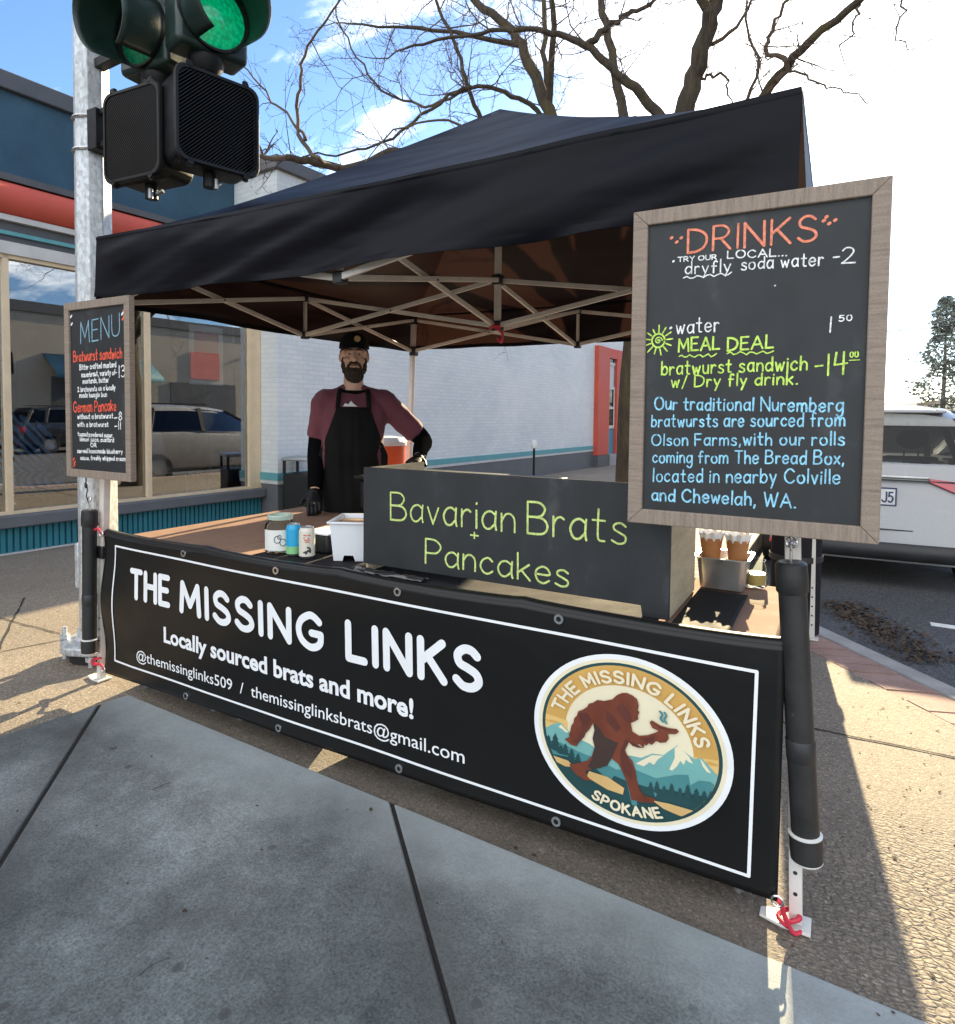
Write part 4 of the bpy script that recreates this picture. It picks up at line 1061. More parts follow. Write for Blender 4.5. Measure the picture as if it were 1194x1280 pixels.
def hillf(a, b):
    x = -260 + 600 * a
    return (x, 380 + 60 * b, -.2 + b * (9 + 4 * noise.noise(V((x * .012, 1.3, 0))) + 2.5 * noise.noise(V((x * .05, 4.1, 0)))))
mb.grid(120, 2, hillf)
mat('far_hill', (.10, .125, .13), .95, var=.3, scale=.05)
struct(mb.build('hills', 'far_hill', solid=0))

# ------------------------------------------------------------------ signal pole
pole = thing('signal_pole', 'galvanised steel signal pole with bolted base at the left of the stall', 'pole', (-3.40, 1.99, 0))
PX, PY = -3.40, 1.99
m = MB(); m.tube([(PX, PY, .10), (PX, PY, 1.0), (PX, PY, 4.6)], [.098, .094, .074], 8, sm=False); m.build('shaft', 'galvanised', pole, bevel=.006)
m = MB(); m.lathe([(0, .055), (.185, .055), (.19, .065), (.19, .095), (.17, .105), (.115, .11), (.105, .16), (0, .16)], (PX, PY, 0), 8); m.build('base_plate', 'galvanised', pole, bevel=.006)
for a in (45, 135, 225, 315):
    x, y = PX + .165 * math.cos(R(a)), PY + .165 * math.sin(R(a))
    m = MB(); m.cyl((x, y, -.01), (x, y, .17), .012, n=10); m.lathe([(0, .107), (.024, .107), (.024, .13), (0, .13)], (x, y, 0), 6); m.lathe([(0, .03), (.024, .03), (.024, .052), (0, .052)], (x, y, 0), 6); m.build('anchor_bolt', 'galvanised', pole)
m = MB(); m.lathe([(.14, .0), (.14, .05), (.12, .055), (0, .055)], (PX, PY, -.002), 24); m.build('grout_pad', 'joint_dirt', pole)
m = MB(); m.bx(PX - .13, PX - .094, PY - .055, PY + .055, .36, .60); m.build('hand_hole_cover', 'galvanised', pole, bevel=.008)
m = MB()
for z in (2.62, 2.78):
    m.tube([(PX + .086 * math.cos(R(a)), PY + .086 * math.sin(R(a)), z) for a in range(0, 361, 20)], .008, 6)
m.build('strap_band', 'chrome', pole)
m = MB()
for z in (2.62, 2.78): m.bar((PX + .07, PY - .03, z), (PX + .32, PY - .04, z + .01), .035, .03)
m.bx(PX + .075, PX + .15, PY - .07, PY + .03, 2.60, 2.80); m.build('bracket', 'black_metal', pole, bevel=.004)
m = MB()
for z in (3.05, 3.4): m.bar((PX + .06, PY, z), (PX + .55, PY - .02, z), .05, .05)
m.build('signal_arm', 'black_metal', pole, bevel=.006)

def facing(c, n):
    """frame: origin c, local -y = outward normal n (horizontal), x = right as seen from the front, z up"""
    n = V(n).normalized(); rz = math.atan2(n.x, -n.y)
    return rz
def ped_signal(label, c, n):
    rz = facing(c, n)
    t = thing('pedestrian_signal', label, 'pedestrian signal', c, rz, 'pedestrian signals on the pole'); M = WM[t.name]
    w, h, d = .375, .405, .15
    def rr(s_, y, r=.05):
        o = []
        for cx_, cz, a0 in ((1, 1, 0), (-1, 1, 90), (-1, -1, 180), (1, -1, 270)):
            for k in range(5):
                a = R(a0 + k * 22.5); o.append((cx_ * (w / 2 * s_ - r) + r * math.cos(a), y, cz * (h / 2 * s_ - r) + r * math.sin(a)))
        return o
    m = LM(M); m.loft([rr(.97, .20), rr(1, .19), rr(1, .015), rr(.93, .015), rr(.93, .04)], sm=False, caps=False)
    m.loft([rr(.97, .20), rr(.9, .205)], sm=False); m.build('housing', 'black_metal', t, bevel=.004)
    m = LM(M); m.loft([rr(1.03, .0), rr(1.05, .006), rr(1.05, .022), rr(1.0, .026)], sm=False, caps=False); m.loft([rr(1.03, 0), rr(.97, 0), rr(.97, .02)], sm=False, caps=False); m.build('door_frame', 'black_metal', t)
    m = LM(M); m.loft([rr(.94, .075), rr(.94, .08)], sm=False); mat('dark_lens', (.004, .004, .005), .4); m.build('lens', 'dark_lens', t)
    m = LM(M)
    k = .0165; ww, hh = w * .483, h * .483
    n_ = int((ww + hh) / k)
    for i in range(-n_, n_ + 1):
        c0 = i * k
        a = max(-ww, -hh - c0); b = min(ww, hh - c0)
        if b - a > .01:
            m.add([(a, .006, a + c0), (b, .006, b + c0), (b, .07, b + c0 - .014), (a, .07, a + c0 - .014)], [(0, 1, 2, 3)]); m.add([(a, .0055, a + c0 + .003), (b, .0055, b + c0 + .003), (b, .006, b + c0), (a, .006, a + c0)], [(0, 1, 2, 3)])
    mat('louvre', (.024, .022, .022), .45); m.build('louvre_screen', 'louvre', t)
    for x_ in (-.13, .13):
        for s_ in (-1, 1):
            m = LM(M); m.cyl((x_, .0, s_ * (h / 2 + .01)), (x_, .03, s_ * (h / 2 + .01)), .014, n=8); m.bar((x_, .015, s_ * (h / 2 - .005)), (x_, .015, s_ * (h / 2 + .03)), .016, .02); m.build('latch', 'black_metal', t)
    m = LM(M); m.cyl((0, .11, h / 2), (0, .11, h / 2 + .10), .032, n=14); m.cyl((0, .11, -h / 2 - .07), (0, .11, -h / 2), .03, n=14); m.build('hub', 'black_metal', t)
    m = LM(M); m.tube([(.0, .11, -h / 2 - .03), (.03, .12, -h / 2 - .045), (.055, .13, -h / 2 - .03)], .012, 10); m.cyl((.02, .09, -h / 2 - .075), (.02, .09, -h / 2 - .03), .012, n=8); m.build('conduit', 'steel_grey', t)
    return t
ped_signal('black louvred pedestrian signal beside the steel pole, turned to the left', (-2.935, 1.895, 2.60), (.06, -1))
ped_signal('black louvred pedestrian signal outermost from the pole, turned to the right', (-2.535, 2.07, 2.635), (.962, -.27))
def lamp_mat(name, col, e):
    def f(g, co):
        vo = g.n('ShaderNodeTexVoronoi', {'Vector': co, 'Scale': 55.0}).outputs['Distance']
        c = ramp(g, vo, [(0, col), (.8, sc(col, .5))])
        b = g.n('ShaderNodeBsdfPrincipled', {'Base Color': c, 'Roughness': .18, 'Emission Color': c, 'Emission Strength': e, 'Coat Weight': .6})
        return b.outputs[0]
    return wrap(name, f)
lamp_mat('lens_lit', (.0, .45, .18), .20); lamp_mat('lens_off_green', (.006, .16, .07), .04); lamp_mat('lens_red', (.10, .006, .006), 0); lamp_mat('lens_amber', (.12, .06, .004), 0)
mat('visor_inner', (.006, .016, .013), .55)
mat('grey_reflector', (.17, .17, .15), .25, metal=.5, var=.5, scale=30)
def traffic_light(label, c, n, lit):
    # c = centre of the green lens
    rz = facing(c, n)
    t = thing('traffic_light', label, 'traffic light', c, rz, 'traffic lights on the pole'); M = WM[t.name]
    for k, nm in ((0, 'lens_lit' if lit else 'lens_off_green'), (1, 'lens_amber'), (2, 'lens_red')):
        zc = k * .345
        m = LM(M); m.bx(-.165, .165, .0, .16, zc - .168, zc + .168); h_ = m.build('housing', 'signal_green', t, bevel=.025, seg=3)
        m = LM(M); m.lathe([(.152, -.012), (.162, -.012), (.162, .02)], (0, -.001, zc), 32, ax=(0, 1, 0)); m.lathe([(.152, -.012), (.148, .0)], (0, -.001, zc), 32, ax=(0, 1, 0)); m.build('lens_ring', 'black_metal', t)
        m = LM(M); m.lathe([(.0, -.045), (.05, -.040), (.10, -.022), (.15, .004)], (0, 0, zc), 32, ax=(0, 1, 0)); m.build('lens', nm, t)
        # tunnel visor, open below
        m = LM(M); nseg = 30
        def vis(r_out, a, b):
            ang = R(-60 + 300 * a); L_ = -.25 * (1 - .25 * (.5 - .5 * math.sin(ang)))
            rr_ = .158 + .006 * b
            return (rr_ * math.cos(ang), L_ * b, zc + rr_ * math.sin(ang) - .02 * b)
        m.grid(nseg, 6, lambda a, b: vis(0, a, b)); m.build('visor', 'signal_green', t, solid=.004)
        for s_ in (-1, 1):
            m = LM(M); m.bar((s_ * .150, .012, zc + .1), (s_ * .182, .012, zc + .1), .02, .02); m.cyl((s_ * .174, -.012, zc + .1), (s_ * .174, .022, zc + .1), .012, n=8); m.build('latch', 'signal_green', t)
    m = LM(M); m.lathe([(.0, -.235), (.05, -.235), (.075, -.20), (.08, -.168), (0, -.168)], (0, .09, 0), 20); m.build('bottom_hub', 'black_metal', t)
    return t
traffic_light('green traffic light turned to the left above the pedestrian signals, lens reflecting dimly', (-2.93, 1.955, 3.085), (.06, -1), False)
traffic_light('green traffic light with brightly lit green lens, turned to the right', (-2.54, 2.05, 3.105), (.962, -.27), True)
# ------------------------------------------------------------------ the canopy tent
X0, X1, Y0, Y1 = -2.995, -.105, 1.765, 4.30
XM, YM = -1.592, 3.05
LX0, LX1, LY0, LY1 = -2.965, -.135, 1.81, 4.255
tent = thing('canopy_tent', 'black pop-up canopy tent with pale steel frame standing over the stall', 'tent', (XM, YM, 0))
ZE, ZP = 2.097, 2.89
m = MB()
def eave(side, a):
    # a runs from -1 to 1 along one side
    return ((a, -1), (1, a), (a, 1), (-1, a))[side]
def panel(side):
    def f(u, v):
        a, b = eave(side, 2 * u - 1); t = v ** .8
        a *= 1 - t; b *= 1 - t
        x = XM + a * ((X1 - XM) if a > 0 else (XM - X0)); y = YM + b * ((Y1 - YM) if b > 0 else (YM - Y0))
        hp = abs(2 * u - 1)
        z = ZE + (ZP - ZE) * (t ** 1.22) - .06 * (1 - hp ** 2.2) * (1 - t) ** .7 * (.25 + .75 * min(1, t * 5)) + .005 * noise.noise(V((a * 4, b * 4, 0))) * (1 - t)
        return (x, y, z)
    return f
for sd_ in range(4): m.grid(48, 30, panel(sd_))
def fold(s, z):
    # slack diagonal folds in the front valance
    q = z - .26 * s
    k = noise.noise(V((q * 7.5, s * .8 + z, .7)))
    k2 = noise.noise(V((q * 17 + .6 * k, s * 1.3, 2.2)))
    k3 = noise.noise(V((s * 2.2, z * 3, 5.2)))
    return .055 * k + .020 * k2 + .014 * k3
def val(side):
    def f(u, v):
        dz = v * (.275 + (.02 if side in (1, 3) else 0)); a = 2 * u - 1
        z = panel(side)(u, 0)[2]
        w = min(1, v * 3) * min(1, (1 - abs(a)) * 6) * (1 if side == 0 else .35)
        if side in (0, 2):
            x = XM + a * ((X1 - XM) if a > 0 else (XM - X0)); y = (Y0 - .012 * v) if side == 0 else Y1 + .012 * v
            return (x, y + fold(x, z - dz) * w * (-1 if side == 0 else 1), z - dz + .012 * noise.noise(V((a * 3, side, 0))) * v)
        y = YM + a * ((Y1 - YM) if a > 0 else (YM - Y0)); x = X0 - .01 * v if side == 3 else X1 + .02 * v
        return (x + fold(y + 5, z - dz) * w, y, z - dz + .012 * noise.noise(V((a * 3, side, 0))) * v)
    return f
for sd_ in range(4): m.grid(90 if sd_ in (0, 2) else 50, 14, val(sd_))
cpy = m.build('canopy', 'canopy_cloth', tent, sharp=50)
m = MB()
for sd_ in range(4):
    f_ = val(sd_); o_ = (V((0, -.003, 0)), V((.003, 0, 0)), V((0, .003, 0)), V((-.003, 0, 0)))[sd_]
    m.grid(90 if sd_ in (0, 2) else 50, 2, lambda u, v: V(f_(u, .90 + .098 * v)) + o_ * (1 if v > 0 else .3))
    m.grid(90 if sd_ in (0, 2) else 50, 2, lambda u, v: V(f_(u, .015 + .05 * v)) + o_ * (1 if 0 < v < 1 else .2))
m.build('hem', 'canopy_cloth', cpy)
# legs
mat('foot_grey', (.40, .40, .39), .5)
for i, (x, y) in enumerate(((LX0, LY0), (LX1, LY0), (LX1 - .01, LY1), (LX0, LY1))):
    dx = (-.085, .054, .027, -.05)[i]
    m = MB(); m.bar((x + dx, y, .62), (x, y, 2.06), .036); leg = m.build('leg', 'tent_steel', tent, bevel=.004)
    m = MB(); m.bar((x + dx * 1.4, y, .012), (x + dx, y, .64), .030)
    for k in range(5): m.cyl((x + dx * (1.4 - .4 * (.09 + k * .055) / .64), y - .0150, .09 + k * .055), (x + dx * (1.4 - .4 * (.09 + k * .055) / .64), y - .0158, .09 + k * .055), .0055, n=8, m=1)
    m.build('inner_leg', ['white_leg', 'joint_plastic'], leg, bevel=.003)
    m = MB(); m.bar((x + dx, y, .60), (x + dx, y, .66), .048); m.build('slider_lock', 'joint_plastic', leg, bevel=.004)
    fx = x + dx * 1.4
    m = MB(); m.prism([(-.03, -.035), (.035, -.035), (.035, .03), (-.03, .03), (-.085, .012), (-.085, -.02)], lambda u, v, d: (fx + u, y + v, d), .003, .011); m.build('foot', 'white_leg', leg, bevel=.002)
    for z in (2.045, 1.80): m = MB(); m.bar((x, y, z - .035), (x, y, z + .035), .054); m.build('corner_joint', 'joint_plastic', leg, bevel=.005)
# scissor trusses
ZT, ZB = 2.02, 1.79
def bars(p, q, zs0, zs1, shift):
    """two crossing flat bars between posts p and q"""
    p = V(p); q = V(q); d = (q - p).normalized(); n_ = V((-d.y, d.x)) * shift
    for (za, zb, s_) in ((zs0[0], zs1[1], 1), (zs0[1], zs1[0], -1)):
        m = MB(); a = V((p.x + n_.x * s_, p.y + n_.y * s_, za)); b = V((q.x + n_.x * s_, q.y + n_.y * s_, zb))
        m.bar(a, b, .014, .024); m.build('truss_bar', 'tent_steel', tent, bevel=.002)
    m = MB(); c0 = (p + q) / 2; m.cyl((c0.x - n_.x * 2, c0.y - n_.y * 2, (zs0[0] + zs1[1]) / 2), (c0.x + n_.x * 2, c0.y + n_.y * 2, (zs0[0] + zs1[1]) / 2), .006, n=8); m.build('pivot_pin', 'chrome', tent)
mids = {'f': (XM, LY0 + .01), 'b': (XM, LY1 - .01), 'l': (LX0 + .01, YM), 'r': (LX1 - .01, YM)}
cor = [(LX0, LY0), (LX1, LY0), (LX1, LY1), (LX0, LY1)]
for a, b, mid in ((0, 1, 'f'), (1, 2, 'r'), (2, 3, 'b'), (3, 0, 'l')):
    bars(cor[a], mids[mid], (2.045, 1.80), (ZT, ZB), .010); bars(mids[mid], cor[b], (ZT, ZB), (2.045, 1.80), .010)
for k, (x, y) in mids.items():
    m = MB(); m.bar((x, y, ZB - .02), (x, y, ZT + .02), .018); m.build('truss_post', 'tent_steel', tent, bevel=.002)
    for z in (ZB, ZT): m = MB(); m.bar((x, y, z - .022), (x, y, z + .022), .042); m.build('truss_joint', 'joint_plastic', tent, bevel=.004)
    bars((x, y), (XM, YM), (ZT, ZB), (2.01, 1.77), .012)
m = MB(); m.bar((XM, YM, 1.74), (XM, YM, 2.80), .030); m.build('mast', 'tent_steel', tent, bevel=.003)
m = MB(); m.lathe([(0, 0), (.05, .0), (.07, .02), (.05, .045), (0, .05)], (XM, YM, 2.81), 16); m.build('mast_cap', 'joint_plastic', tent)
for z in (1.77, 2.01): m = MB(); m.bar((XM, YM, z - .026), (XM, YM, z + .026), .052); m.build('hub', 'joint_plastic', tent, bevel=.004)
m = MB(); m.tube(cat_rom([V((XM + .0, YM - .03, 1.76)), V((XM + .03, YM - .04, 1.745)), V((XM + .05, YM - .035, 1.72)), V((XM + .045, YM - .04, 1.68)), V((XM + .02, YM - .04, 1.70))], 5), .007, 6)
m.tube(cat_rom([V((XM - .03, YM - .03, 1.755)), V((XM + .0, YM - .045, 1.765)), V((XM + .035, YM - .035, 1.76))], 5), .008, 6)
tag(m.build('red_cord', 'red_cord'), 'red cord knotted round the hub in the middle of the canopy frame', 'cord')

# ------------------------------------------------------------------ leg weights: capped black pipes strapped to the legs
def leg_weight(label, p, q, r):
    p = V(p); q = V(q); d = (q - p).normalized(); L_ = (q - p).length
    t = thing('leg_weight', label, 'leg weight', p, 0, 'pipe weights strapped to the tent legs')
    m = MB(); m.cyl(p, q, r, n=28); pb = m.build('pipe', 'black_plastic', t)
    m = MB(); m.lathe([(0, L_ + .022), (r * .9, L_ + .022), (r * 1.12, L_ + .016), (r * 1.15, L_ - .012), (r * 1.15, L_ - .05), (r * 1.02, L_ - .056)], p, 28, ax=d); m.build('end_cap', 'black_plastic', t)
    m = MB(); m.lathe([(0, -.02), (r * .9, -.02), (r * 1.12, -.015), (r * 1.17, .010), (r * 1.17, .045), (r * 1.0, .05)], p, 28, ax=d); m.build('end_cap', 'black_plastic', t)
    m = MB(); m.lathe([(r * 1.01, .048), (r * 1.19, .046), (r * 1.20, .049), (r * 1.0, .052)], p, 28, ax=d); m.build('glue_rim', 'white_leg', t); m = MB(); m.lathe([(r * 1.0, -.013), (r * 1.13, -.017), (r * 1.0, -.022)], p, 28, ax=d); m.build('glue_rim', 'white_leg', t)
    m = MB(); k = L_ * .33; m.lathe([(r * 1.0, k), (r * 1.05, k + .003), (r * 1.06, k + .05), (r * 1.0, k + .053)], p, 28, ax=d)
    m.build('strap', 'joint_plastic', t)
    m = MB(); c = p + d * (L_ + .022)
    m.tube([c, c + V((0, 0, .035))], .004, 8); ring = [c + V((.012 * math.sin(a), 0, .047 - .012 * math.cos(a))) for a in [R(x) for x in range(0, 341, 20)]]; m.tube(ring, .0035, 6)
    m.build('eye_bolt', 'chrome', t)
    return t
leg_weight('black pipe weight leaning on the front right tent leg under the drinks board', (-.040, 1.765, .225), (-.094, 1.765, .925), .0325)
leg_weight('black pipe weight hanging beside the left front tent leg under the menu board', (-3.085, 1.755, .17), (-3.066, 1.755, .815), .031)
t = thing('rolled_sidewall', 'rolled black cloth sidewall standing upright against the rear right tent leg', 'sidewall', (-.165, 4.35, 0))
m = MB(); nn = 120
m.loft([[(-.21 + (.07 + .075 * u) * math.cos(u * 25), 4.35 + (.07 + .075 * u) * math.sin(u * 25), z) for u in [i / nn for i in range(nn)]] + [(-.21 + (.066 + .075 * u) * math.cos(u * 25), 4.35 + (.066 + .075 * u) * math.sin(u * 25), z) for u in [1 - i / nn for i in range(nn)]] for z in (.02, .6, 1.2, 1.74)], caps=False); m.build('cloth', 'table_cloth', t)
for z in (.45, 1.3):
    m = MB(); m.lathe([(.146, z), (.149, z + .002), (.149, z + .035), (.146, z + .037)], (-.21, 4.35, 0), 28); m.build('strap', 'joint_plastic', t)
def cord(pts, r, label, cat='cord', mt='red_cord', name='red_cord'):
    m = MB(); m.tube(cat_rom([V(p) for p in pts], 5), r, 6)
    return tag(m.build(name, mt), label, cat)
# chain / hooks holding the boards
m = MB()
for k in range(4): 
    c = V((-.094, 1.765, .985 + k * .012)); m.tube([c + V((.007 * math.sin(R(a)) * (1 if k % 2 else .3), .007 * math.sin(R(a)) * (.3 if k % 2 else 1), .011 * math.cos(R(a)))) for a in range(0, 361, 40)], .0025, 5)
tag(m.build('steel_chain', 'chrome'), 'short steel chain linking the drinks board to the pipe weight', 'chain')
m = MB(); m.tube(cat_rom([V((-3.066, 1.755, .86)), V((-3.07, 1.745, .90)), V((-3.055, 1.74, .935)), V((-3.062, 1.74, .97)), V((-3.058, 1.735, 1.0))], 5), .0028, 5); m.ell((-3.06, 1.737, .955), (.010, .006, .016))
tag(m.build('hanging_cord', 'joint_plastic'), 'thin black cord with a toggle hanging below the menu board', 'cord')

# ------------------------------------------------------------------ the printed banner across the front
BNX0, BNX1, BNZ0, BNZ1 = -2.955, -.10, .085, .742
def bn_y(x, z):
    t = (x - BNX0) / (BNX1 - BNX0); v = (z - BNZ0) / (BNZ1 - BNZ0)
    y = 1.748 - .014 * math.sin(math.pi * t) * (.4 + .6 * v) + .006 * noise.noise(V((x * 2.2, z * 1.5, 3))) + .006 * noise.noise(V((x * 1.1 + z * 2.0, z * 2.4, 7)))
    edge = max(0, 1 - (x - BNX0) / .22); y += .010 * edge * math.sin(v * 9)
    return y
def bpl(x, z, off): return V((x, bn_y(x, z) - off - .0022, z))
ban = thing('banner', 'black vinyl banner with white lettering and a round emblem tied across the front', 'banner', (-1.53, 1.75, .085))
m = MB(); 
def bz(u, v):
    x = BNX0 + (BNX1 - BNX0) * u; z0 = BNZ0 + .002 * math.sin(u * 8); sag = .010 * abs(math.sin(u * math.pi * 4)) ** .6
    z = z0 + (BNZ1 - sag * 1.0 - z0) * v
    return (x, bn_y(x, z), z)
m.grid(150, 40, bz); m.build('sheet', 'vinyl', ban, solid=.0012)
m = MB()
def hem(u, v):
    x = BNX0 + (BNX1 - BNX0) * u; sag = .010 * abs(math.sin(u * math.pi * 4)) ** .6
    a = v * R(170)
    return (x, bn_y(x, BNZ1) + .022 - .022 * math.cos(a), BNZ1 - sag - .003 + .016 * math.sin(a))
m.grid(80, 6, hem); m.build('top_fold', 'vinyl', ban)
lt = MB()
def bline(a, b, w=.0085):
    n = 40; pts = [V(a).lerp(V(b), i / n) for i in range(n + 1)]; ribbon(lt, pts, w, 0, bpl)
cr_ = [(-2.862, .688), (-.163, .664), (-.168, .131), (-2.872, .158)]
for i in range(4): bline(cr_[i], cr_[(i + 1) % 4])
stroke_text(lt, "THE", -2.731, .477, -2.477, .477, .116, .0255, 0, bpl, jit=0, gap=.34)
stroke_text(lt, "MISSING", -2.389, .469, -1.606, .450, .116, .0275, 0, bpl, jit=0, gap=.36)
stroke_text(lt, "LINKS", -1.480, .445, -.957, .445, .123, .0290, 0, bpl, jit=0, gap=.36)
font_text(lt, "Locally sourced brats and more!", -2.508, .313, -1.203, .293, .068, 0, bpl, bold=.030)
font_text(lt, "@themissinglinks509  /  themissinglinksbrats@gmail.com", -2.702, .196, -1.007, .194, .047, 0, bpl, bold=.004)
lt.build('lettering', 'white_print', ban)
for x in (-2.368, -1.824, -1.263, -.694):
    for z in (.712, .106):
        m = MB(); p = bpl(x, z, .001); m.lathe([(.0075, .0), (.0075, .003), (.0145, .003), (.0155, 0)], p, 20, ax=(0, -1, 0)); m.build('grommet', 'chrome', ban)
# emblem
EX, EZ, ERX, ERZ = -.489, .401, .279, .241
def epl(x, z, off): return bpl(EX + x * ERX, EZ + z * ERZ, off)
em = MB(); EM = ['white_print', 'cream_print', 'teal_dark_print', 'gold_print', 'amber_print', 'teal_pale_print', 'teal_print', 'brown_print', 'dark_brown_print', 'tan_print', 'shadow_print']
def circ(r, n=64): return [(r * math.cos(2 * math.pi * i / n), r * math.sin(2 * math.pi * i / n)) for i in range(n)]
def clipc(P, r):
    for i in range(48):
        a = 2 * math.pi * i / 48; P = clip_half(P, (math.cos(a), math.sin(a)), r)
        if len(P) < 3: return []
    return P
lay = [.0010]
def fill(P, mi, r=.868):
    P = clipc(P, r) if r else P
    if len(P) < 3: return
    lay[0] += .00016
    bm = bmesh.new(); vs = [bm.verts.new((p[0], p[1], 0)) for p in P]
    try: bm.faces.new(vs)
    except ValueError: bm.free(); return
    bmesh.ops.triangulate(bm, faces=bm.faces[:])
    bm.verts.index_update()
    em.add([epl(v.co.x, v.co.y, lay[0]) for v in bm.verts], [[v.index for v in f.verts] for f in bm.faces], mi); bm.free()
def disc(r, mi):
    lay[0] += .00016
    vs = [epl(0, 0, lay[0])]; fs = []; rings = 8; n = 72
    for k in range(1, rings + 1):
        for i in range(n):
            a = 2 * math.pi * i / n; vs.append(epl(r * k / rings * math.cos(a), r * k / rings * math.sin(a), lay[0]))
    for i in range(n): fs.append((0, 1 + i, 1 + (i + 1) % n))
    for k in range(rings - 1):
        for i in range(n):
            a = 1 + k * n + i; b = 1 + k * n + (i + 1) % n; fs.append((a, a + n, b + n, b))
    em.add(vs, fs, mi)
disc(1.0, 0); disc(.945, 1); disc(.905, 2); disc(.872, 3); disc(.645, 1)
fill([(-.9, .10), (-.62, .07), (-.62, -.4), (-.9, -.4)], 4); fill([(.62, .02), (.9, .06), (.9, -.4), (.62, -.4)], 4)
fill([(-.90, .02), (-.75, .035), (-.66, .01), (-.8, 0)], 3); fill([(.70, .0), (.80, .02), (.9, 0), (.8, -.02)], 3)
MTN = [(-.88, -.095), (-.785, -.014), (-.7, .029), (-.612, -.051), (-.519, -.111), (-.382, -.139), (-.307, -.184), (-.131, -.231), (.039, -.15), (.15, -.141), (.258, -.057), (.366, -.039), (.495, .115), (.6, .035), (.652, .004), (.715, .04), (.855, -.104), (.906, -.181)]
def band(P, mi, bot=-.95): fill([(P[0][0], bot)] + P + [(P[-1][0], bot)], mi)
band(MTN, 5)
for P in ([(.469, .075), (.508, .119), (.6, .019), (.64, -.048), (.602, -.044), (.575, -.021), (.556, -.091), (.524, -.053), (.494, -.128), (.448, -.192), (.422, -.184), (.472, -.038)], [(.096, -.225), (.258, -.073), (.366, -.046), (.313, -.105), (.274, -.184), (.233, -.164), (.179, -.231)], [(.702, .036), (.806, -.105), (.768, -.101), (.729, -.051)], [(-.722, -.031), (-.691, .007), (-.606, -.067), (-.643, -.078), (-.674, -.052)]): fill(P, 1)
band([(-.9, -.25), (-.7, -.22), (-.5, -.27), (-.3, -.30), (-.1, -.36), (.1, -.30), (.3, -.33), (.5, -.22), (.6, -.19), (.62, -.30), (.7, -.22), (.8, -.2), (.9, -.26)], 6)
band([(-.88, -.40), (-.6, -.37), (-.39, -.40), (-.187, -.43), (.013, -.46), (.267, -.46), (.423, -.42), (.63, -.40), (.882, -.37)], 2)
def fir(x, z, h, w, mi):
    fill([(x - .012, z), (x - w, z + h * .1), (x - w * .45, z + h * .36), (x - w * .75, z + h * .38), (x - w * .32, z + h * .64), (x - w * .5, z + h * .66), (x, z + h), (x + w * .5, z + h * .66), (x + w * .32, z + h * .64), (x + w * .75, z + h * .38), (x + w * .45, z + h * .36), (x + w, z + h * .1), (x + .012, z)], mi)
for x, z, h, w in ((-.755, -.34, .22, .07), (-.64, -.36, .15, .05), (-.83, -.30, .14, .05), (-.57, -.38, .13, .045), (-.5, -.4, .11, .04), (-.69, -.36, .12, .05), (.25, -.5, .12, .035), (.31, -.5, .15, .04), (.38, -.5, .12, .04), (.45, -.49, .16, .045), (.53, -.48, .13, .04), (.60, -.46, .17, .045), (.68, -.45, .14, .045), (.75, -.43, .12, .04), (.81, -.42, .13, .04)): fir(x, z, h, w, 2)
fill([(-.811, -.396), (-.607, -.412), (-.544, -.469), (-.636, -.492), (-.747, -.465)], 9)
fill([(-.377, -.466), (-.185, -.471), (-.011, -.547), (-.023, -.63), (-.182, -.624), (-.33, -.572), (-.406, -.545)], 9)
fill([(.268, -.592), (.429, -.574), (.613, -.572), (.695, -.574), (.615, -.684), (.511, -.674), (.378, -.652)], 9)
BODY = [(-.045, .57), (.0, .582), (.054, .569), (.104, .536), (.122, .465), (.112, .412), (.129, .39), (.113, .346), (.12, .308), (.082, .271), (.046, .244), (.061, .148), (.131, .119), (.213, .15), (.294, .207), (.32, .234), (.374, .237), (.408, .218), (.415, .171), (.389, .121), (.336, .099), (.296, .109), (.256, .051), (.225, .06), (.202, .025), (.185, .035), (.175, -.01), (.14, .02), (.106, .011), (.036, .03), (-.004, .038), (-.019, -.061), (.01, -.136), (.068, -.201), (.097, -.292), (.113, -.404), (.143, -.51), (.186, -.562), (.295, -.563), (.282, -.62), (.16, -.655), (.062, -.657), (.046, -.578), (.016, -.47), (-.028, -.367), (-.072, -.28), (-.145, -.236), (-.187, -.335), (-.274, -.398), (-.348, -.429), (-.416, -.479), (-.391, -.54), (-.345, -.57), (-.42, -.592), (-.512, -.557), (-.574, -.497), (-.591, -.449), (-.484, -.397), (-.394, -.343), (-.35, -.267), (-.322, -.155), (-.345, -.058), (-.326, .051), (-.342, .132), (-.375, .05), (-.385, .033), (-.42, -.02), (-.458, -.086), (-.517, -.208), (-.579, -.206), (-.648, -.157), (-.596, -.117), (-.60, -.08), (-.587, -.044), (-.575, .03), (-.552, .071), (-.545, .13), (-.517, .168), (-.50, .23), (-.449, .264), (-.404, .311), (-.39, .35), (-.346, .375), (-.30, .42), (-.229, .427), (-.143, .47), (-.101, .528)]
fill(BODY, 7)
fill([(-.336, .134), (-.282, .098), (-.207, 0), (-.12, -.024), (-.077, -.028), (-.118, -.159), (-.145, -.236), (-.187, -.335), (-.274, -.398), (-.348, -.429), (-.393, -.419), (-.35, -.302), (-.322, -.153), (-.345, -.058), (-.326, .051)], 10)
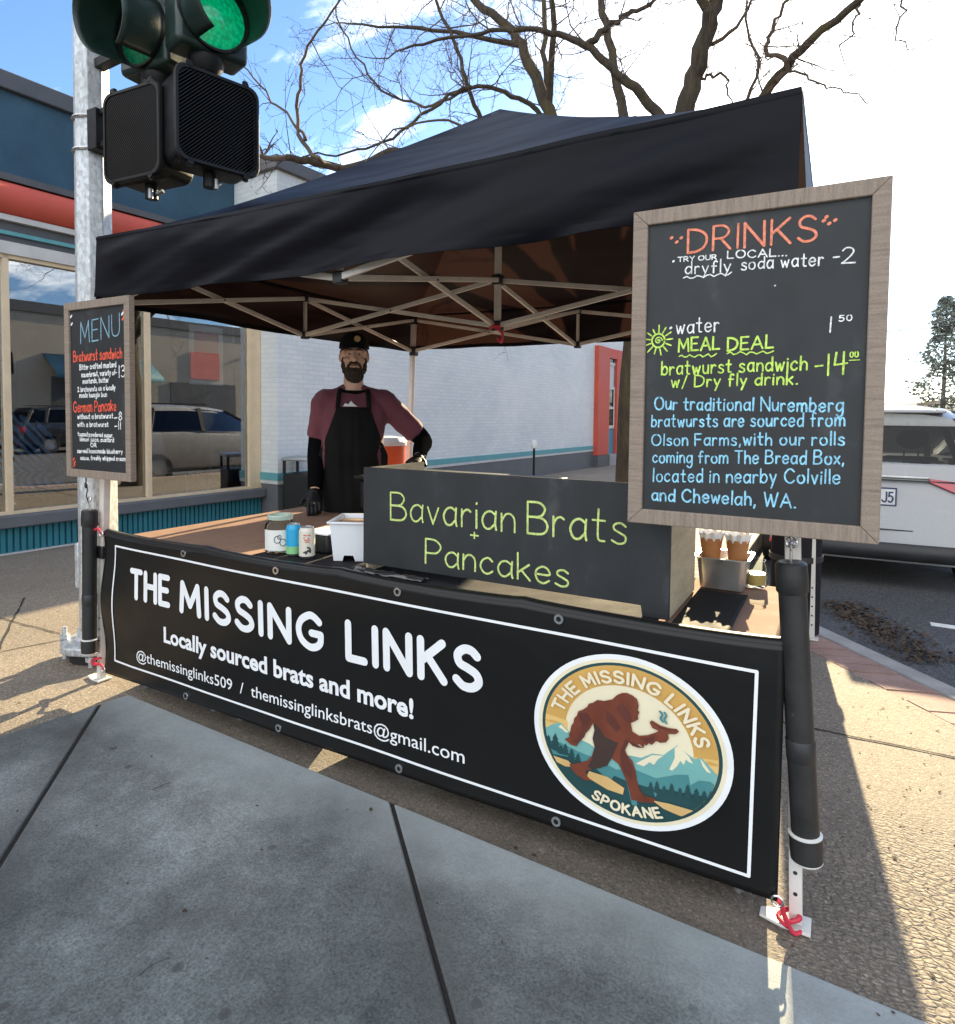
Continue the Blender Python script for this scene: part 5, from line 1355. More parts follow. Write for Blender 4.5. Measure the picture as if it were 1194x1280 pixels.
for P in ([(-.004, .038), (.036, .03), (.106, .011), (.175, -.01), (.12, -.024), (.064, -.018), (.03, .015), (-.013, -.109), (.069, -.268), (.063, -.404), (.015, -.387), (-.044, -.288), (-.061, -.141)],
          [(-.50, .2), (-.46, .1), (-.47, -.02), (-.52, -.12), (-.57, -.16), (-.5, -.17), (-.43, -.06), (-.40, .05), (-.36, .16), (-.41, .24)], [(-.06, .45), (.0, .40), (.05, .33), (.06, .26), (.02, .24), (-.05, .30), (-.1, .38)], [(.10, .46), (.121, .455), (.11, .43)], [(.085, .335), (.118, .34), (.112, .322)], [(-.2, .33), (-.12, .26), (-.05, .16), (-.1, .1), (-.2, .2)], [(.15, .10), (.22, .12), (.28, .165), (.27, .10), (.2, .06)]): fill(P, 8)
fill([(.23, .306), (.251, .336), (.283, .322), (.332, .3), (.412, .294), (.491, .304), (.51, .278), (.479, .243), (.4, .222), (.32, .234), (.258, .249)], 7)
fill([(.26, .318), (.33, .285), (.41, .275), (.48, .283), (.41, .262), (.33, .268)], 8)
for P in ([(.39, .343), (.371, .38), (.388, .424), (.372, .458)], [(.358, .35), (.336, .383), (.351, .426), (.329, .459)]):
    ribbon(em, cat_rom([V(p) for p in P], 5), .022, 6, lambda x, z, o_: epl(x, z, o_ + lay[0]))
def arc_text(text, r, a0, a1, h, w, inward, mi):
    tw = text_width(text, .34); x = 0
    for ch_ in text:
        if ch_ == ' ': x += .42; continue
        gw, sts = glyph_strokes(ch_)
        for P in sts:
            Q = []
            for p in P:
                t = (x + p.x) / tw; a = R(a0 + (a1 - a0) * t); rr_ = r + (p.y * h if not inward else -p.y * h)
                Q.append(V((rr_ * math.cos(a), rr_ * math.sin(a))))
            ribbon(em, Q, w, mi, lambda x_, z_, o_: epl(x_, z_, o_ + lay[0]))
        x += gw + .34
arc_text("THE MISSING LINKS", .69, 164, 14, .125, .030, False, 1)
arc_text("SPOKANE", .835, 246, 296, .105, .026, True, 1)
em.build('emblem', EM, ban)
for p, q, lab in (((-2.955, 1.75, .735), (-3.085, 1.79, .76), 'red bungee tie at the upper left corner of the banner'), ((-2.955, 1.75, .10), (-3.09, 1.79, .11), 'red bungee tie at the lower left corner of the banner'), ((-.10, 1.745, .095), (-.075, 1.79, .03), 'red bungee tie with a ring at the lower right corner of the banner')):
    t = thing('bungee_tie', lab, 'bungee', p, 0, 'red ties at the banner corners')
    P = V(p); Q = V(q); m = MB()
    m.tube(cat_rom([P, P.lerp(Q, .3) + V((0, -.012, .012)), P.lerp(Q, .65) + V((0, -.014, -.006)), Q + V((.0, -.02, .0)), Q + V((.025, .0, .006)), Q + V((0, .03, 0)), Q + V((-.025, .0, -.008)), Q + V((0, -.022, -.012))], 5), .0062, 7); m.tube(cat_rom([P.lerp(Q, .5) + V((0, -.01, 0)), Q + V((.01, -.024, -.02)), Q + V((.03, -.01, -.022))], 5), .0055, 6); m.build('cord', 'red_cord', t)
    m = MB(); m.tube([P + V((.013 * math.cos(R(a)), -.006, .013 * math.sin(R(a)))) for a in range(0, 361, 24)], .003, 6); m.build('ring', 'chrome', t)

# ------------------------------------------------------------------ framed chalkboards
def chalkboard(label, x0, x1, z0, z1, y, fw, tilt=0.):
    t = thing('chalkboard', label, 'chalkboard', ((x0 + x1) / 2, y, z0), 0, 'framed chalkboards hung on the front of the stall')
    m = MB(); d0, d1 = -.012, .016
    out = [(x0, z0), (x1, z0), (x1, z1), (x0, z1)]; inn = [(x0 + fw, z0 + fw), (x1 - fw, z0 + fw), (x1 - fw, z1 - fw), (x0 + fw, z1 - fw)]
    for i in range(4):
        j = (i + 1) % 4
        m.prism([out[i], out[j], inn[j], inn[i]], lambda u, v, d: (u, y + d, v), d0, d1, 0 if i % 2 else 1)
    m.build('frame', ['weathered_wood', 'weathered_wood_across'], t, bevel=.0025)
    m = MB(); m.bx(x0 + fw - .004, x1 - fw + .004, y - .002, y + .008, z0 + fw - .004, z1 - fw + .004); m.build('slate', 'slate', t)
    return t, (lambda x, z, o_: V((x, y - .0022 - o_, z)))
def squig(mb, x0, x1, z, m_, pl, w=.003, a=.0035, nn=14):
    ribbon(mb, [V((x0 + (x1 - x0) * i / nn, z + a * math.sin(i * 1.9) + random.uniform(-.001, .001))) for i in range(nn + 1)], w, m_, pl)
t, pl = chalkboard('large framed chalkboard headed DRINKS hung at the right end of the stall', -.490, .085, 1.018, 1.836, 1.715, .038)
CH = ['chalk_white', 'chalk_salmon', 'chalk_lime', 'chalk_blue']
m = MB()
for tx, a, b, c_, d_, h, w, mi in [
 ("DRINKS", -.3508, 1.7175, -.0623, 1.7135, .0574, .0058, 1), ("TRY OUR", -.3745, 1.6974, -.2816, 1.6943, .0115, .0026, 0), ("LOCAL...", -.2548, 1.6936, -.1233, 1.6849, .0180, .0032, 0),
 ("dryfly", -.3559, 1.6650, -.2479, 1.6603, .030, .0034, 0), ("soda water", -.2224, 1.6617, -.0459, 1.6556, .029, .0034, 0), ("-", -.0245, 1.661, -.0133, 1.660, .03, .0034, 0), ("2", -.0077, 1.6568, .0182, 1.6541, .0355, .0034, 0),
 ("water", -.3743, 1.5148, -.2716, 1.5152, .036, .0036, 0), ("1", -.0270, 1.5008, -.0245, 1.5004, .0338, .0036, 0), ("50", -.0088, 1.5243, .0159, 1.5242, .0127, .0026, 0),
 ("MEAL", -.3675, 1.4687, -.2682, 1.4713, .0309, .0046, 2), ("DEAL", -.2489, 1.4657, -.1455, 1.4695, .0306, .0046, 2), ("bratwurst sandwich", -.4092, 1.4094, -.0725, 1.4154, .0330, .0042, 2), ("-", -.0547, 1.409, -.0398, 1.409, .04, .0038, 2), ("14", -.0295, 1.4015, .0099, 1.4044, .0490, .0042, 2), ("00", .0153, 1.4406, .0313, 1.4416, .0120, .0028, 2),
 ("w/ Dry fly drink.", -.3834, 1.3769, -.0915, 1.3812, .0285, .0040, 2),
 ("Our traditional Nuremberg", -.4249, 1.3201, .0042, 1.3169, .0320, .0040, 3), ("bratwursts are sourced from", -.4324, 1.2747, .0085, 1.2840, .0310, .0038, 3), ("Olson Farms,with our rolls", -.4305, 1.2248, .0098, 1.2404, .0300, .0038, 3),
 ("coming from The Bread Box,", -.4278, 1.1802, .0099, 1.1960, .0305, .0038, 3), ("located in nearby Colville", -.4249, 1.1303, .0034, 1.1503, .0330, .0038, 3), ("and Chewelah, WA.", -.4272, 1.0809, -.0864, 1.0878, .0320, .0042, 3)]:
    stroke_text(m, tx, a, b, c_, d_, h, w, mi, pl, jit=.035 if h < .05 else .015, gap=.26)
def dot(x, z, r, mi): ribbon(m, [V((x - r * .3, z - r * .2)), V((x + r * .3, z + r * .2))], r * 1.7, mi, pl)
for x, z in ((-.392, 1.760), (-.379, 1.748), (-.368, 1.757), (-.047, 1.757), (-.036, 1.749), (-.024, 1.755), (-.042, 1.765)): dot(x, z, .0042, 1)
dot(-.389, 1.530, .0035, 0); dot(-.386, 1.700, .003, 0); dot(-.146, 1.617, .002, 0)
squig(m, -.360, -.245, 1.655, 0, pl); squig(m, -.366, -.275, 1.456, 2, pl); squig(m, -.250, -.145, 1.459, 2, pl); ribbon(m, [V((.014, 1.434)), V((.034, 1.4345))], .002, 2, pl)
sx_, sz_ = -.420, 1.499
ribbon(m, cat_rom([V((sx_ + .0165 * math.cos(R(a)), sz_ + .0175 * math.sin(R(a)))) for a in range(0, 365, 24)], 3), .0045, 2, pl)
ribbon(m, cat_rom([V((sx_ + (.010 - .006 * a / 360) * math.cos(R(a)), sz_ + (.010 - .006 * a / 360) * math.sin(R(a)))) for a in range(0, 600, 30)], 3), .003, 2, pl)
for k in range(13):
    a = R(k * 27.7 + 5); r0, r1 = .0215, random.uniform(.031, .040); ribbon(m, [V((sx_ + r0 * math.cos(a), sz_ + r0 * math.sin(a))), V((sx_ + r1 * math.cos(a), sz_ + r1 * math.sin(a)))], .0036, 2, pl)
m.build('lettering', CH, t)
t, pl = chalkboard('framed chalkboard headed MENU hung on the left tent leg before the steel pole', -3.158, -2.665, .995, 1.797, 1.715, .036)
m = MB(); CH2 = ['chalk_white', 'chalk_red', 'chalk_grey_blue']
for tx, a, b, c_, d_, h, w, mi in [
 ("MENU", -3.040, 1.6091, -2.745, 1.6295, .0950, .0060, 2), ("Bratwurst sandwich", -3.1000, 1.5253, -2.730, 1.5342, .0450, .0062, 1), ("-", -2.785, 1.452, -2.768, 1.452, .05, .0050, 0), ("13", -2.752, 1.4497, -2.712, 1.4518, .0511, .0055, 0),
 ("Bitter crafted mustard", -3.0510, 1.4881, -2.7729, 1.4949, .0230, .0046, 0), ("sauerkraut, variety of", -3.0371, 1.4552, -2.7794, 1.4609, .0220, .0046, 0), ("mustards, butter", -3.0277, 1.4254, -2.8284, 1.4293, .0220, .0044, 0),
 ("2 bratwursts on a locally", -3.0689, 1.3879, -2.7809, 1.3958, .0210, .0044, 0), ("made hoagie bun", -3.0543, 1.3615, -2.8450, 1.3657, .0210, .0044, 0),
 ("German Pancake", -3.1052, 1.2940, -2.7774, 1.3032, .0455, .0062, 1), ("without a bratwurst", -3.0751, 1.2631, -2.8011, 1.2706, .0205, .0046, 0), ("-8", -2.790, 1.2584, -2.738, 1.2625, .0340, .0050, 0), ("with a bratwurst", -3.0761, 1.2281, -2.8368, 1.2323, .0200, .0046, 0), ("-11", -2.790, 1.2205, -2.745, 1.2214, .0324, .0050, 0),
 ("topped powdered sugar,", -3.0749, 1.1857, -2.8032, 1.1855, .0175, .0042, 0), ("lemon juice, custard", -3.0567, 1.1623, -2.7979, 1.1648, .0175, .0042, 0), ("OR", -2.9743, 1.1382, -2.9306, 1.1376, .0170, .0042, 0),
 ("served homemade blueberry", -3.0800, 1.1064, -2.7351, 1.1156, .0185, .0042, 0), ("sauce, freshly whipped cream", -3.0555, 1.0760, -2.7144, 1.0850, .0175, .0042, 0)]:
    stroke_text(m, tx, a, b, c_, d_, h, w, mi, pl, jit=.05 if h < .08 else .02, gap=.26)
for x, z, mi in ((-2.712, 1.735, 1), (-2.722, 1.722, 0), (-2.708, 1.715, 1), (-2.718, 1.70, 1), (-3.112, 1.735, 0), (-3.108, 1.70, 0), (-3.105, 1.06, 1), (-3.112, 1.075, 1), (-3.108, 1.046, 1)): 
    ribbon(m, [V((x - .004, z - .003)), V((x + .004, z + .004))], .010, mi, pl)
m.build('lettering', CH2, t)

# ------------------------------------------------------------------ tables
mat('table_brown', (.25, .155, .11), .85, var=.12, scale=9, bump=.15, bscale=260, spec=.15)
def table(label, x0, x1, y0, y1, z, name='folding_table'):
    t = thing(name, label, 'table', ((x0 + x1) / 2, (y0 + y1) / 2, 0), 0, 'folding tables of the stall')
    m = MB(); m.bx(x0, x1, y0, y1, z - .036, z); m.build('tabletop', 'table_brown', t, bevel=.008)
    m = MB(); m.bx(x0 + .03, x1 - .03, y0 + .04, y0 + .06, z - .075, z - .037); m.bx(x0 + .03, x1 - .03, y1 - .06, y1 - .04, z - .075, z - .037); m.build('apron_rail', 'steel_grey', t)
    for a in (x0 + .08, x1 - .08):
        for b in (y0 + .07, y1 - .07):
            m = MB(); m.cyl((a, b, .0), (a, b, z - .05), .014, n=10); m.build('leg', 'steel_grey', t)
    return t
ZTB = .722
table('brown folding table reaching back along the left side of the stall', -2.90, -2.27, 1.800, 2.97, ZTB)
table('long brown folding table behind the banner under the chalk sign box', -2.262, -.125, 1.800, 2.43, ZTB)
m = MB()
def cl(u, v):
    x = -2.06 + (1.625) * u; y = 1.795 + .60 * v
    return (x, y, ZTB + .003 + .0015 * noise.noise(V((x * 9, y * 9, 0))))
m.grid(40, 14, cl); m.grid(40, 4, lambda u, v: (-2.06 + 1.625 * u, 1.795 - .006 * math.sin(v * 1.5), ZTB + .003 - .10 * v))
tag(m.build('tablecloth', 'table_cloth', solid=.003), 'black cloth spread over the middle of the long table', 'tablecloth')
m = MB()
def skirt(u, v):  # added, unseen cloth that stops sun passing under the tables and banner
    x = -2.88 + 2.74 * u
    lift = .125 * math.exp(-((x + 1.27) / .07) ** 2) + .11 * math.exp(-((x + 1.66) / .06) ** 2) + .03 * math.exp(-((x + 2.85) / .08) ** 2)  # hem raised where small spots of sun are let through
    return (x, 1.93 + (.004 * math.sin(x * 9) + .006 * noise.noise(V((x * 5, 0, 0)))) * v, .68 - (.69 - lift) * v)
m.grid(160, 8, skirt); tag(m.build('shade_skirt', 'table_cloth', solid=.002), 'added black cloth skirt hanging behind the banner to block low sun', 'shade skirt')
# griddle on its own stand behind the sign box
t = thing('griddle', 'dark steel griddle on a cart behind the chalk sign box', 'griddle', (-1.72, 2.91, 0))
m = MB(); m.bx(-2.20, -1.25, 2.66, 3.16, .80, .955); m.build('body', 'black_metal', t, bevel=.02)
m = MB(); m.bx(-2.22, -1.23, 2.64, 3.18, .956, .980); m.build('lid', 'black_metal', t, bevel=.008)
m = MB(); m.tube([(-2.0, 2.66, .92), (-2.0, 2.61, .92), (-1.4, 2.61, .92), (-1.4, 2.66, .92)], .010, 8); m.build('handle', 'chrome', t)
for a in (-2.16, -1.29):
    for b in (2.70, 3.12): m = MB(); m.bar((a, b, 0), (a, b, .80), .035); m.build('leg', 'black_metal', t)
m = MB(); m.bx(-2.16, -1.29, 2.70, 3.12, .22, .25); m.build('shelf', 'black_metal', t)

# ------------------------------------------------------------------ chalk sign box on the table
t = thing('sign_box', 'long wooden box with a black chalk front reading Bavarian Brats + Pancakes', 'sign', (-.95, 1.84, ZTB + .004))
SB0, SB1 = -1.500, -.405
m = MB(); m.prism([(SB0, .758), (SB0 + .02, .758), (-.485, .758), (-.48, .7265), (SB1, .7265), (SB1, 1.108), (SB0, 1.108)], lambda u, v, d: (u, 1.84 + d, v), .0, .014); m.build('front_panel', 'slate', t, bevel=.0015)
m = MB(); m.bx(SB1 - .013, SB1 - .001, 1.8545, 2.215, .7265, 1.106); m.build('side_panel', 'plywood', t, bevel=.001)
m = MB(); m.bx(SB0 + .001, SB0 + .013, 1.8545, 2.215, .7265, 1.106); m.build('side_panel', 'plywood', t, bevel=.001)
m = MB(); m.bx(SB0 + .0135, SB1 - .0135, 1.8545, 1.97, 1.085, 1.097); m.build('top_rail', 'plywood', t, bevel=.001)
m = MB(); spl = lambda x, z, o_: V((x, 1.8398 - o_, z))
for tx, a, b, c_, d_, h, w in [("Bavarian", -1.3767, .9287, -.8904, .9309, .0949, .0066), ("Brats", -.8443, .9311, -.5305, .9293, .1000, .0066), ("+", -1.0500, .8952, -1.0220, .8952, .0260, .0055), ("Pancakes", -1.2275, .7911, -.7056, .7800, .0830, .0066)]:
    stroke_text(m, tx, a, b, c_, d_, h, w, 0, spl, jit=.015, gap=.2)
m.build('lettering', 'chalk_pale_lime', t)
m = MB(); m.grid(30, 4, lambda u, v: (-1.52 + .30 * u, 1.80 + .05 * v, .735 + .010 * noise.noise(V((u * 9, v * 3, 0))) + .006 * math.sin(v * 3)))
mat('plastic_wrap', (.03, .03, .032), .12, var=.3, scale=20, coat=.8)
tag(m.build('plastic_wrap', 'plastic_wrap', solid=.0015), 'crumpled glossy black plastic tucked under the left end of the sign box', 'wrap')

# ------------------------------------------------------------------ things on the table
mat('jar_label', (.70, .70, .66), .6, var=.06); mat('ink_black', (.04, .04, .05), .6); mat('jar_green', (.38, .47, .40), .2, var=.1)
mat('can_blue', (.02, .34, .60), .35, var=.08); mat('can_green', (.22, .50, .22), .35); mat('can_pale', (.66, .62, .53), .4, var=.08); mat('can_red', (.55, .07, .05), .4); mat('can_lid', (.45, .46, .47), .3, metal=.8)
mat('coin', (.55, .58, .50), .6)
JX, JY, JZ = -2.005, 1.925, ZTB + .007
t = thing('tip_jar', 'clear glass jar with a white label and green glass rim', 'jar', (JX, JY, JZ))
m = MB(); m.lathe([(0, .001), (.055, .001), (.062, .008), (.063, .10), (.058, .118), (.045, .128), (.045, .137)], (JX, JY, JZ), 28)
m.lathe([(.042, .137), (.042, .128), (.055, .117), (.059, .10), (.058, .012), (0, .006)], (JX, JY, JZ), 28); m.build('glass', 'clear_glass', t)
m = MB(); m.lathe([(.044, .134), (.051, .136), (.052, .150), (.049, .154), (.043, .153), (.043, .135)], (JX, JY, JZ), 28); m.build('rim', 'jar_green', t)
m = MB(); m.lathe([(0, .008), (.054, .009), (.055, .035), (.04, .045), (0, .042)], (JX, JY, JZ), 18); m.build('contents', 'coin', t)
m = MB(); aim = math.atan2(-JY, -JX)
m.grid(14, 1, lambda u, v: (JX + .0638 * math.cos(aim + (u - .5) * 2.5), JY + .0638 * math.sin(aim + (u - .5) * 2.5), JZ + .014 + .084 * v)); lb = m.build('label', 'jar_label', t)
m = MB()
def jpl(x, z, o_): a = aim + x / .0638; return V((JX + (.064 + o_) * math.cos(a), JY + (.064 + o_) * math.sin(a), JZ + z))
for cx_, cz, r_ in ((-.012, .06, .012), (.010, .048, .012), (-.004, .07, .007)): ribbon(m, [V((cx_ + r_ * math.cos(R(a)), cz + r_ * math.sin(R(a)) * 1.2)) for a in range(0, 340, 24)], .0028, 0, jpl)
m.build('scribble', 'ink_black', lb)
def can(label, x, y, r, h, mats, bands):
    t = thing('drink_can', label, 'can', (x, y, JZ), 0, 'slim cans on the table'); b = V((x, y, JZ))
    prof = [(0, .003), (r * .75, .0), (r * .82, .002), (r, .010), (r, h - .018), (r * .80, h - .003), (r * .80, h), (r * .74, h), (r * .73, h - .004), (0, h - .004)]
    m = MB()
    m.lathe(prof[:4], b, 24, 1); 
    prev = .010
    for z, mi in bands: m.lathe([(r, prev), (r, z)], b, 24, mi); prev = z
    m.lathe([(r, prev), (r, h - .018), (r * .80, h - .003)], b, 24, bands[-1][1]); m.lathe(prof[5:], b, 24, 1)
    m.build('body', mats, t)
    m = MB(); m.prism([(-.006, -.004), (.006, -.004), (.007, .006), (0, .011), (-.007, .006)], lambda u, v, d: (x + u, y + v, JZ + d), h - .0035, h - .002); m.build('tab', 'can_lid', t)
    return t
can('slim blue can fading to green at its foot beside the glass jar', -1.905, 1.90, .030, .128, ['can_blue', 'can_lid', 'can_green'], [(.040, 2), (.105, 0)])
t = can('slim cream coloured can with red and dark marks', -1.828, 1.895, .0315, .124, ['can_pale', 'can_lid', 'can_red'], [(.105, 0)])
CX_, CY_ = -1.828, 1.895; aim2 = math.atan2(-CY_, -CX_)
def cpl(x, z, o_): a = aim2 + x / .0317; return V((CX_ + (.0317 + o_) * math.cos(a), CY_ + (.0317 + o_) * math.sin(a), JZ + z))
m = MB()
for z, xs in ((.094, (-.012, -.003, .004, .012)), (.084, (-.013, .006)), (.076, (-.010, -.002, .001, .010)), (.068, (-.006, .008))):
    for a_, b_ in zip(xs[::2], xs[1::2]): ribbon(m, [V((a_, z)), V((b_, z - .001))], .0042, 0, cpl)
ribbon(m, cat_rom([V((-.004, .022)), V((.004, .034)), V((.012, .028)), V((.010, .042)), V((.002, .046))], 4), .007, 1, cpl); ribbon(m, [V((-.012, .026)), V((-.004, .030))], .006, 1, cpl)
m.build('print', ['can_red', 'ink_black'], t)
# white bin with a notched foot
mat('tub_white', (.74, .76, .80), .35, var=.04)
t = thing('plastic_bin', 'white plastic bin with a notched foot beside the sign box', 'bin', (-1.685, 2.01, JZ), R(26)); M_ = WM[t.name]
m = LM(M_)
w0, w1, hb = .060, .070, .152
m.prism([(-w0, 0), (-w0 + .035, 0), (-w0 + .042, .022), (w0 - .042, .022), (w0 - .035, 0), (w0, 0), (w1, hb), (-w1, hb)], lambda u, v, d: (u, d * (1 + .25 * v / hb), v), -.085, -.081)
m.prism([(-w0, 0), (w0, 0), (w1, hb), (-w1, hb)], lambda u, v, d: (u, d * (1 + .25 * v / hb), v), .081, .085)
for s_ in (-1, 1): m.prism([(-.085, 0), (.085, 0), (.106, hb), (-.106, hb)], lambda u, v, d: (s_ * (w0 + (w1 - w0) * v / hb) - s_ * d, u, v), 0, .004)
m.bx(-w0 - .005, w0 + .005, -.078, .078, .02, .026); m.build('body', 'tub_white', t)
m = LM(M_)
for s_ in (-1, 1): m.bx(*sorted((s_ * (w1 - .004), s_ * (w1 + .010))), -.112, .112, hb - .004, hb + .004); m.bx(-w1 + .004, w1 - .004, *sorted((s_ * .102, s_ * .114)), hb - .004, hb + .004)
m.build('rim', 'tub_white', t, bevel=.002)
m = LM(M_); mat('carton_brown', (.36, .23, .14), .8); m.bx(-.06, .06, -.08, .08, .120, .140); m.build('contents', 'carton_brown', t)
tray = thing('utensil_tray', 'small black tray with a white rim behind the cans', 'tray', (-1.86, 2.05, JZ))
m = MB(); m.bx(-1.93, -1.80, 1.98, 2.12, JZ, JZ + .075); m.build('body', 'black_plastic', tray, bevel=.008)
m = MB(); m.bx(-1.935, -1.795, 1.975, 2.125, JZ + .0755, JZ + .083); m.build('rim', 'tub_white', tray, bevel=.003)
# right end: black mat, steel pan with cups, glass jar
mat('mat_black', (.018, .017, .016), .72, var=.35, scale=12, coat=.0, spec=.08, bump=.03, bscale=40)
m = MB(); m.grid(16, 20, lambda u, v: (-.392 + .150 * u - .0 * v, 1.80 + .43 * v, ZTB + .0065 + .002 * noise.noise(V((u * 3, v * 5, 4)))))
tag(m.build('rubber_mat', 'mat_black', solid=.003), 'glossy black mat on the table right of the sign box', 'mat')
mat('pan_steel', (.46, .46, .46), .3, metal=.85, var=.1); mat('cup_kraft', (.40, .17, .06), .7, var=.1); mat('napkin', (.80, .80, .80), .8)
t = thing('steel_pan', 'small steel food pan behind the black mat', 'pan', (-.33, 2.33, JZ)); M_ = WM[t.name]
m = LM(M_)
def rrect(w, d, z, r=.02):
    o = []
    for cx_, cy_, a0 in ((1, 1, 0), (-1, 1, 90), (-1, -1, 180), (1, -1, 270)):
        for k in range(4): a = R(a0 + k * 30); o.append((cx_ * (w - r) + r * math.cos(a), cy_ * (d - r) + r * math.sin(a), z))
    return o
m.loft([rrect(.070, .07, .0), rrect(.080, .08, .10), rrect(.09, .09, .102), rrect(.09, .09, .106), rrect(.078, .078, .104), rrect(.066, .066, .012)]); m.build('pan', 'pan_steel', t)
for dx, lab in ((-.045, 'brown paper cup with a ruffled white liner on the left of the steel pan'), (.040, 'brown paper cup with a ruffled white liner on the right of the steel pan')):
    c = thing('paper_cup', lab, 'cup', (-.33 + dx, 2.33, JZ + .085), 0, 'paper cups standing in the steel pan'); b = V((-.33 + dx, 2.33, JZ + .085))
    m = MB(); m.lathe([(0, .0), (.028, .0), (.038, .075), (.034, .074), (.025, .008), (0, .008)], b, 20); m.build('cup', 'cup_kraft', c)
    m = MB()
    m.grid(48, 2, lambda u, v: b + V(((.034 + .008 * v + .004 * math.sin(u * 6.283 * 9)) * math.cos(u * 6.283), (.034 + .008 * v + .004 * math.sin(u * 6.283 * 9)) * math.sin(u * 6.283), .066 + .028 * v + .004 * math.sin(u * 6.283 * 9 + 1)))); m.build('liner', 'napkin', c)
b = V((-.235, 2.37, JZ)); t = thing('glass_jar', 'small clear glass jar near the right edge of the table', 'jar', b)
m = MB(); m.lathe([(0, .001), (.034, .001), (.038, .006), (.038, .07), (.032, .078), (.032, .09), (.029, .09), (.029, .078), (.035, .069), (.035, .008), (0, .006)], b, 24); m.build('glass', 'clear_glass', t)
m = MB(); mat('sauce', (.42, .27, .08), .4); m.lathe([(0, .007), (.034, .008), (.034, .045), (0, .045)], b, 20); m.build('contents', 'sauce', t)
# drinks cooler on a stand behind the cook
mat('cooler_orange', (.72, .10, .02), .4, var=.05)
b = V((-2.93, 3.85, .80)); t = thing('drink_cooler', 'orange round drink cooler with a white lid behind the cook', 'cooler', b)
m = MB(); m.lathe([(0, 0), (.135, 0), (.14, .02), (.15, .27), (0, .27)], b, 28); m.build('body', 'cooler_orange', t)
m = MB(); m.lathe([(.155, .271), (.157, .30), (.13, .33), (.05, .34), (0, .34)], b, 28); m.build('lid', 'tub_white', t)
m = MB(); m.cyl(b + V((.09, -.12, .05)), b + V((.11, -.17, .05)), .014, n=10); m.build('tap', 'tub_white', t)
t = table('small brown folding table behind the cook carrying the orange cooler', -3.02, -2.55, 3.6, 4.1, .799)
# ------------------------------------------------------------------ the cook
def f_skin(g, co):
    c = ramp(g, NZ(g, co, 14, 6), [(.3, (.60, .36, .26)), (.7, (.72, .45, .34))])
    return PB(g, c, .55, BP(g, NZ(g, co, 260, 3), .12, .002), **{'Subsurface Weight': .12, 'Subsurface Radius': (.02, .008, .005), 'Subsurface Scale': .3})
wrap('skin', f_skin)
mat('tee_maroon', (.15, .040, .060), .85, var=.15, scale=7, bump=.25, bscale=40, sheen=.1)
mat('sleeve_black', (.006, .006, .007), .9, spec=.0, var=.2, bump=.2, bscale=60)
mat('apron_black', (.007, .007, .008), .85, spec=.2, var=.2, scale=8, bump=.25, bscale=25)
mat('glove_black', (.009, .009, .010), .5, spec=.25, var=.2, bump=.2, bscale=120)
mat('cap_black', (.006, .006, .007), .85, spec=.2, var=.2)
mat('beard_hair', (.045, .030, .022), .8, var=.6, scale=90, bump=.8, bscale=260)
mat('hair_dark', (.030, .020, .016), .8, var=.4, scale=60)
mat('trousers', (.018, .019, .024), .85); mat('shoe', (.02, .02, .02), .5); mat('eye_white', (.55, .52, .50), .3, var=.02); mat('eye_dark', (.02, .013, .01), .2); mat('lip', (.30, .10, .085), .5)
PRZ = R(40)
person = thing('person', 'bearded man in black cap, maroon tee, black apron and black gloves standing behind the table', 'person', (-2.575, 3.05, 0), PRZ)
PM = WM[person.name]
def pv(l, f, z): return V((l, -f, z))
def sect(z, cx, cy, a, b, n=28, e=2.4):
    o = []
    for i in range(n):
        t = 2 * math.pi * i / n; c, s_ = math.cos(t), math.sin(t)
        o.append((cx + a * abs(c) ** (2 / e) * (1 if c >= 0 else -1), cy + b * abs(s_) ** (2 / e) * (1 if s_ >= 0 else -1), z))
    return o
TORSO = [(.90, 0, 0, .160, .115), (.98, 0, 0, .168, .120), (1.06, 0, -.012, .166, .128), (1.14, .004, -.010, .170, .130), (1.22, .008, -.004, .180, .130), (1.29, .012, 0, .190, .126), (1.345, .014, .006, .188, .112), (1.39, .014, .012, .160, .092), (1.425, .012, .015, .105, .074), (1.45, .010, .018, .066, .062)]
def torso(m, gr=0., z0=0, z1=9): m.loft([sect(z, cx, cy, a + gr, b + gr) for z, cx, cy, a, b in TORSO if z0 <= z <= z1])
SHL, ELL, WRL = pv(-.156, .0, 1.372), pv(-.205, -.01, 1.10), pv(-.212, .15, .845)
SHR, ELR, WRR = pv(.190, .0, 1.372), pv(.430, -.02, 1.145), pv(.385, .21, 1.045)
def arm(m, a, b, c, g=0., t0=0., t1=2.):
    P = cat_rom([a, a.lerp(b, .5), b, b.lerp(c, .5), c], 5); n = len(P); rs = []
    for i in range(n):
        t = i / (n - 1); r = [(0, .066), (.25, .056), (.5, .047), (.62, .046), (.8, .038), (1, .029)]
        for (ta, ra), (tb_, rb) in zip(r, r[1:]):
            if ta <= t <= tb_: rr_ = ra + (rb - ra) * (t - ta) / (tb_ - ta)
        rs.append(rr_ + g)
    i0, i1 = int(t0 * (n - 1)), int(math.ceil(t1 * (n - 1)))
    m.tube(P[i0:i1 + 1], rs[i0:i1 + 1], 16)
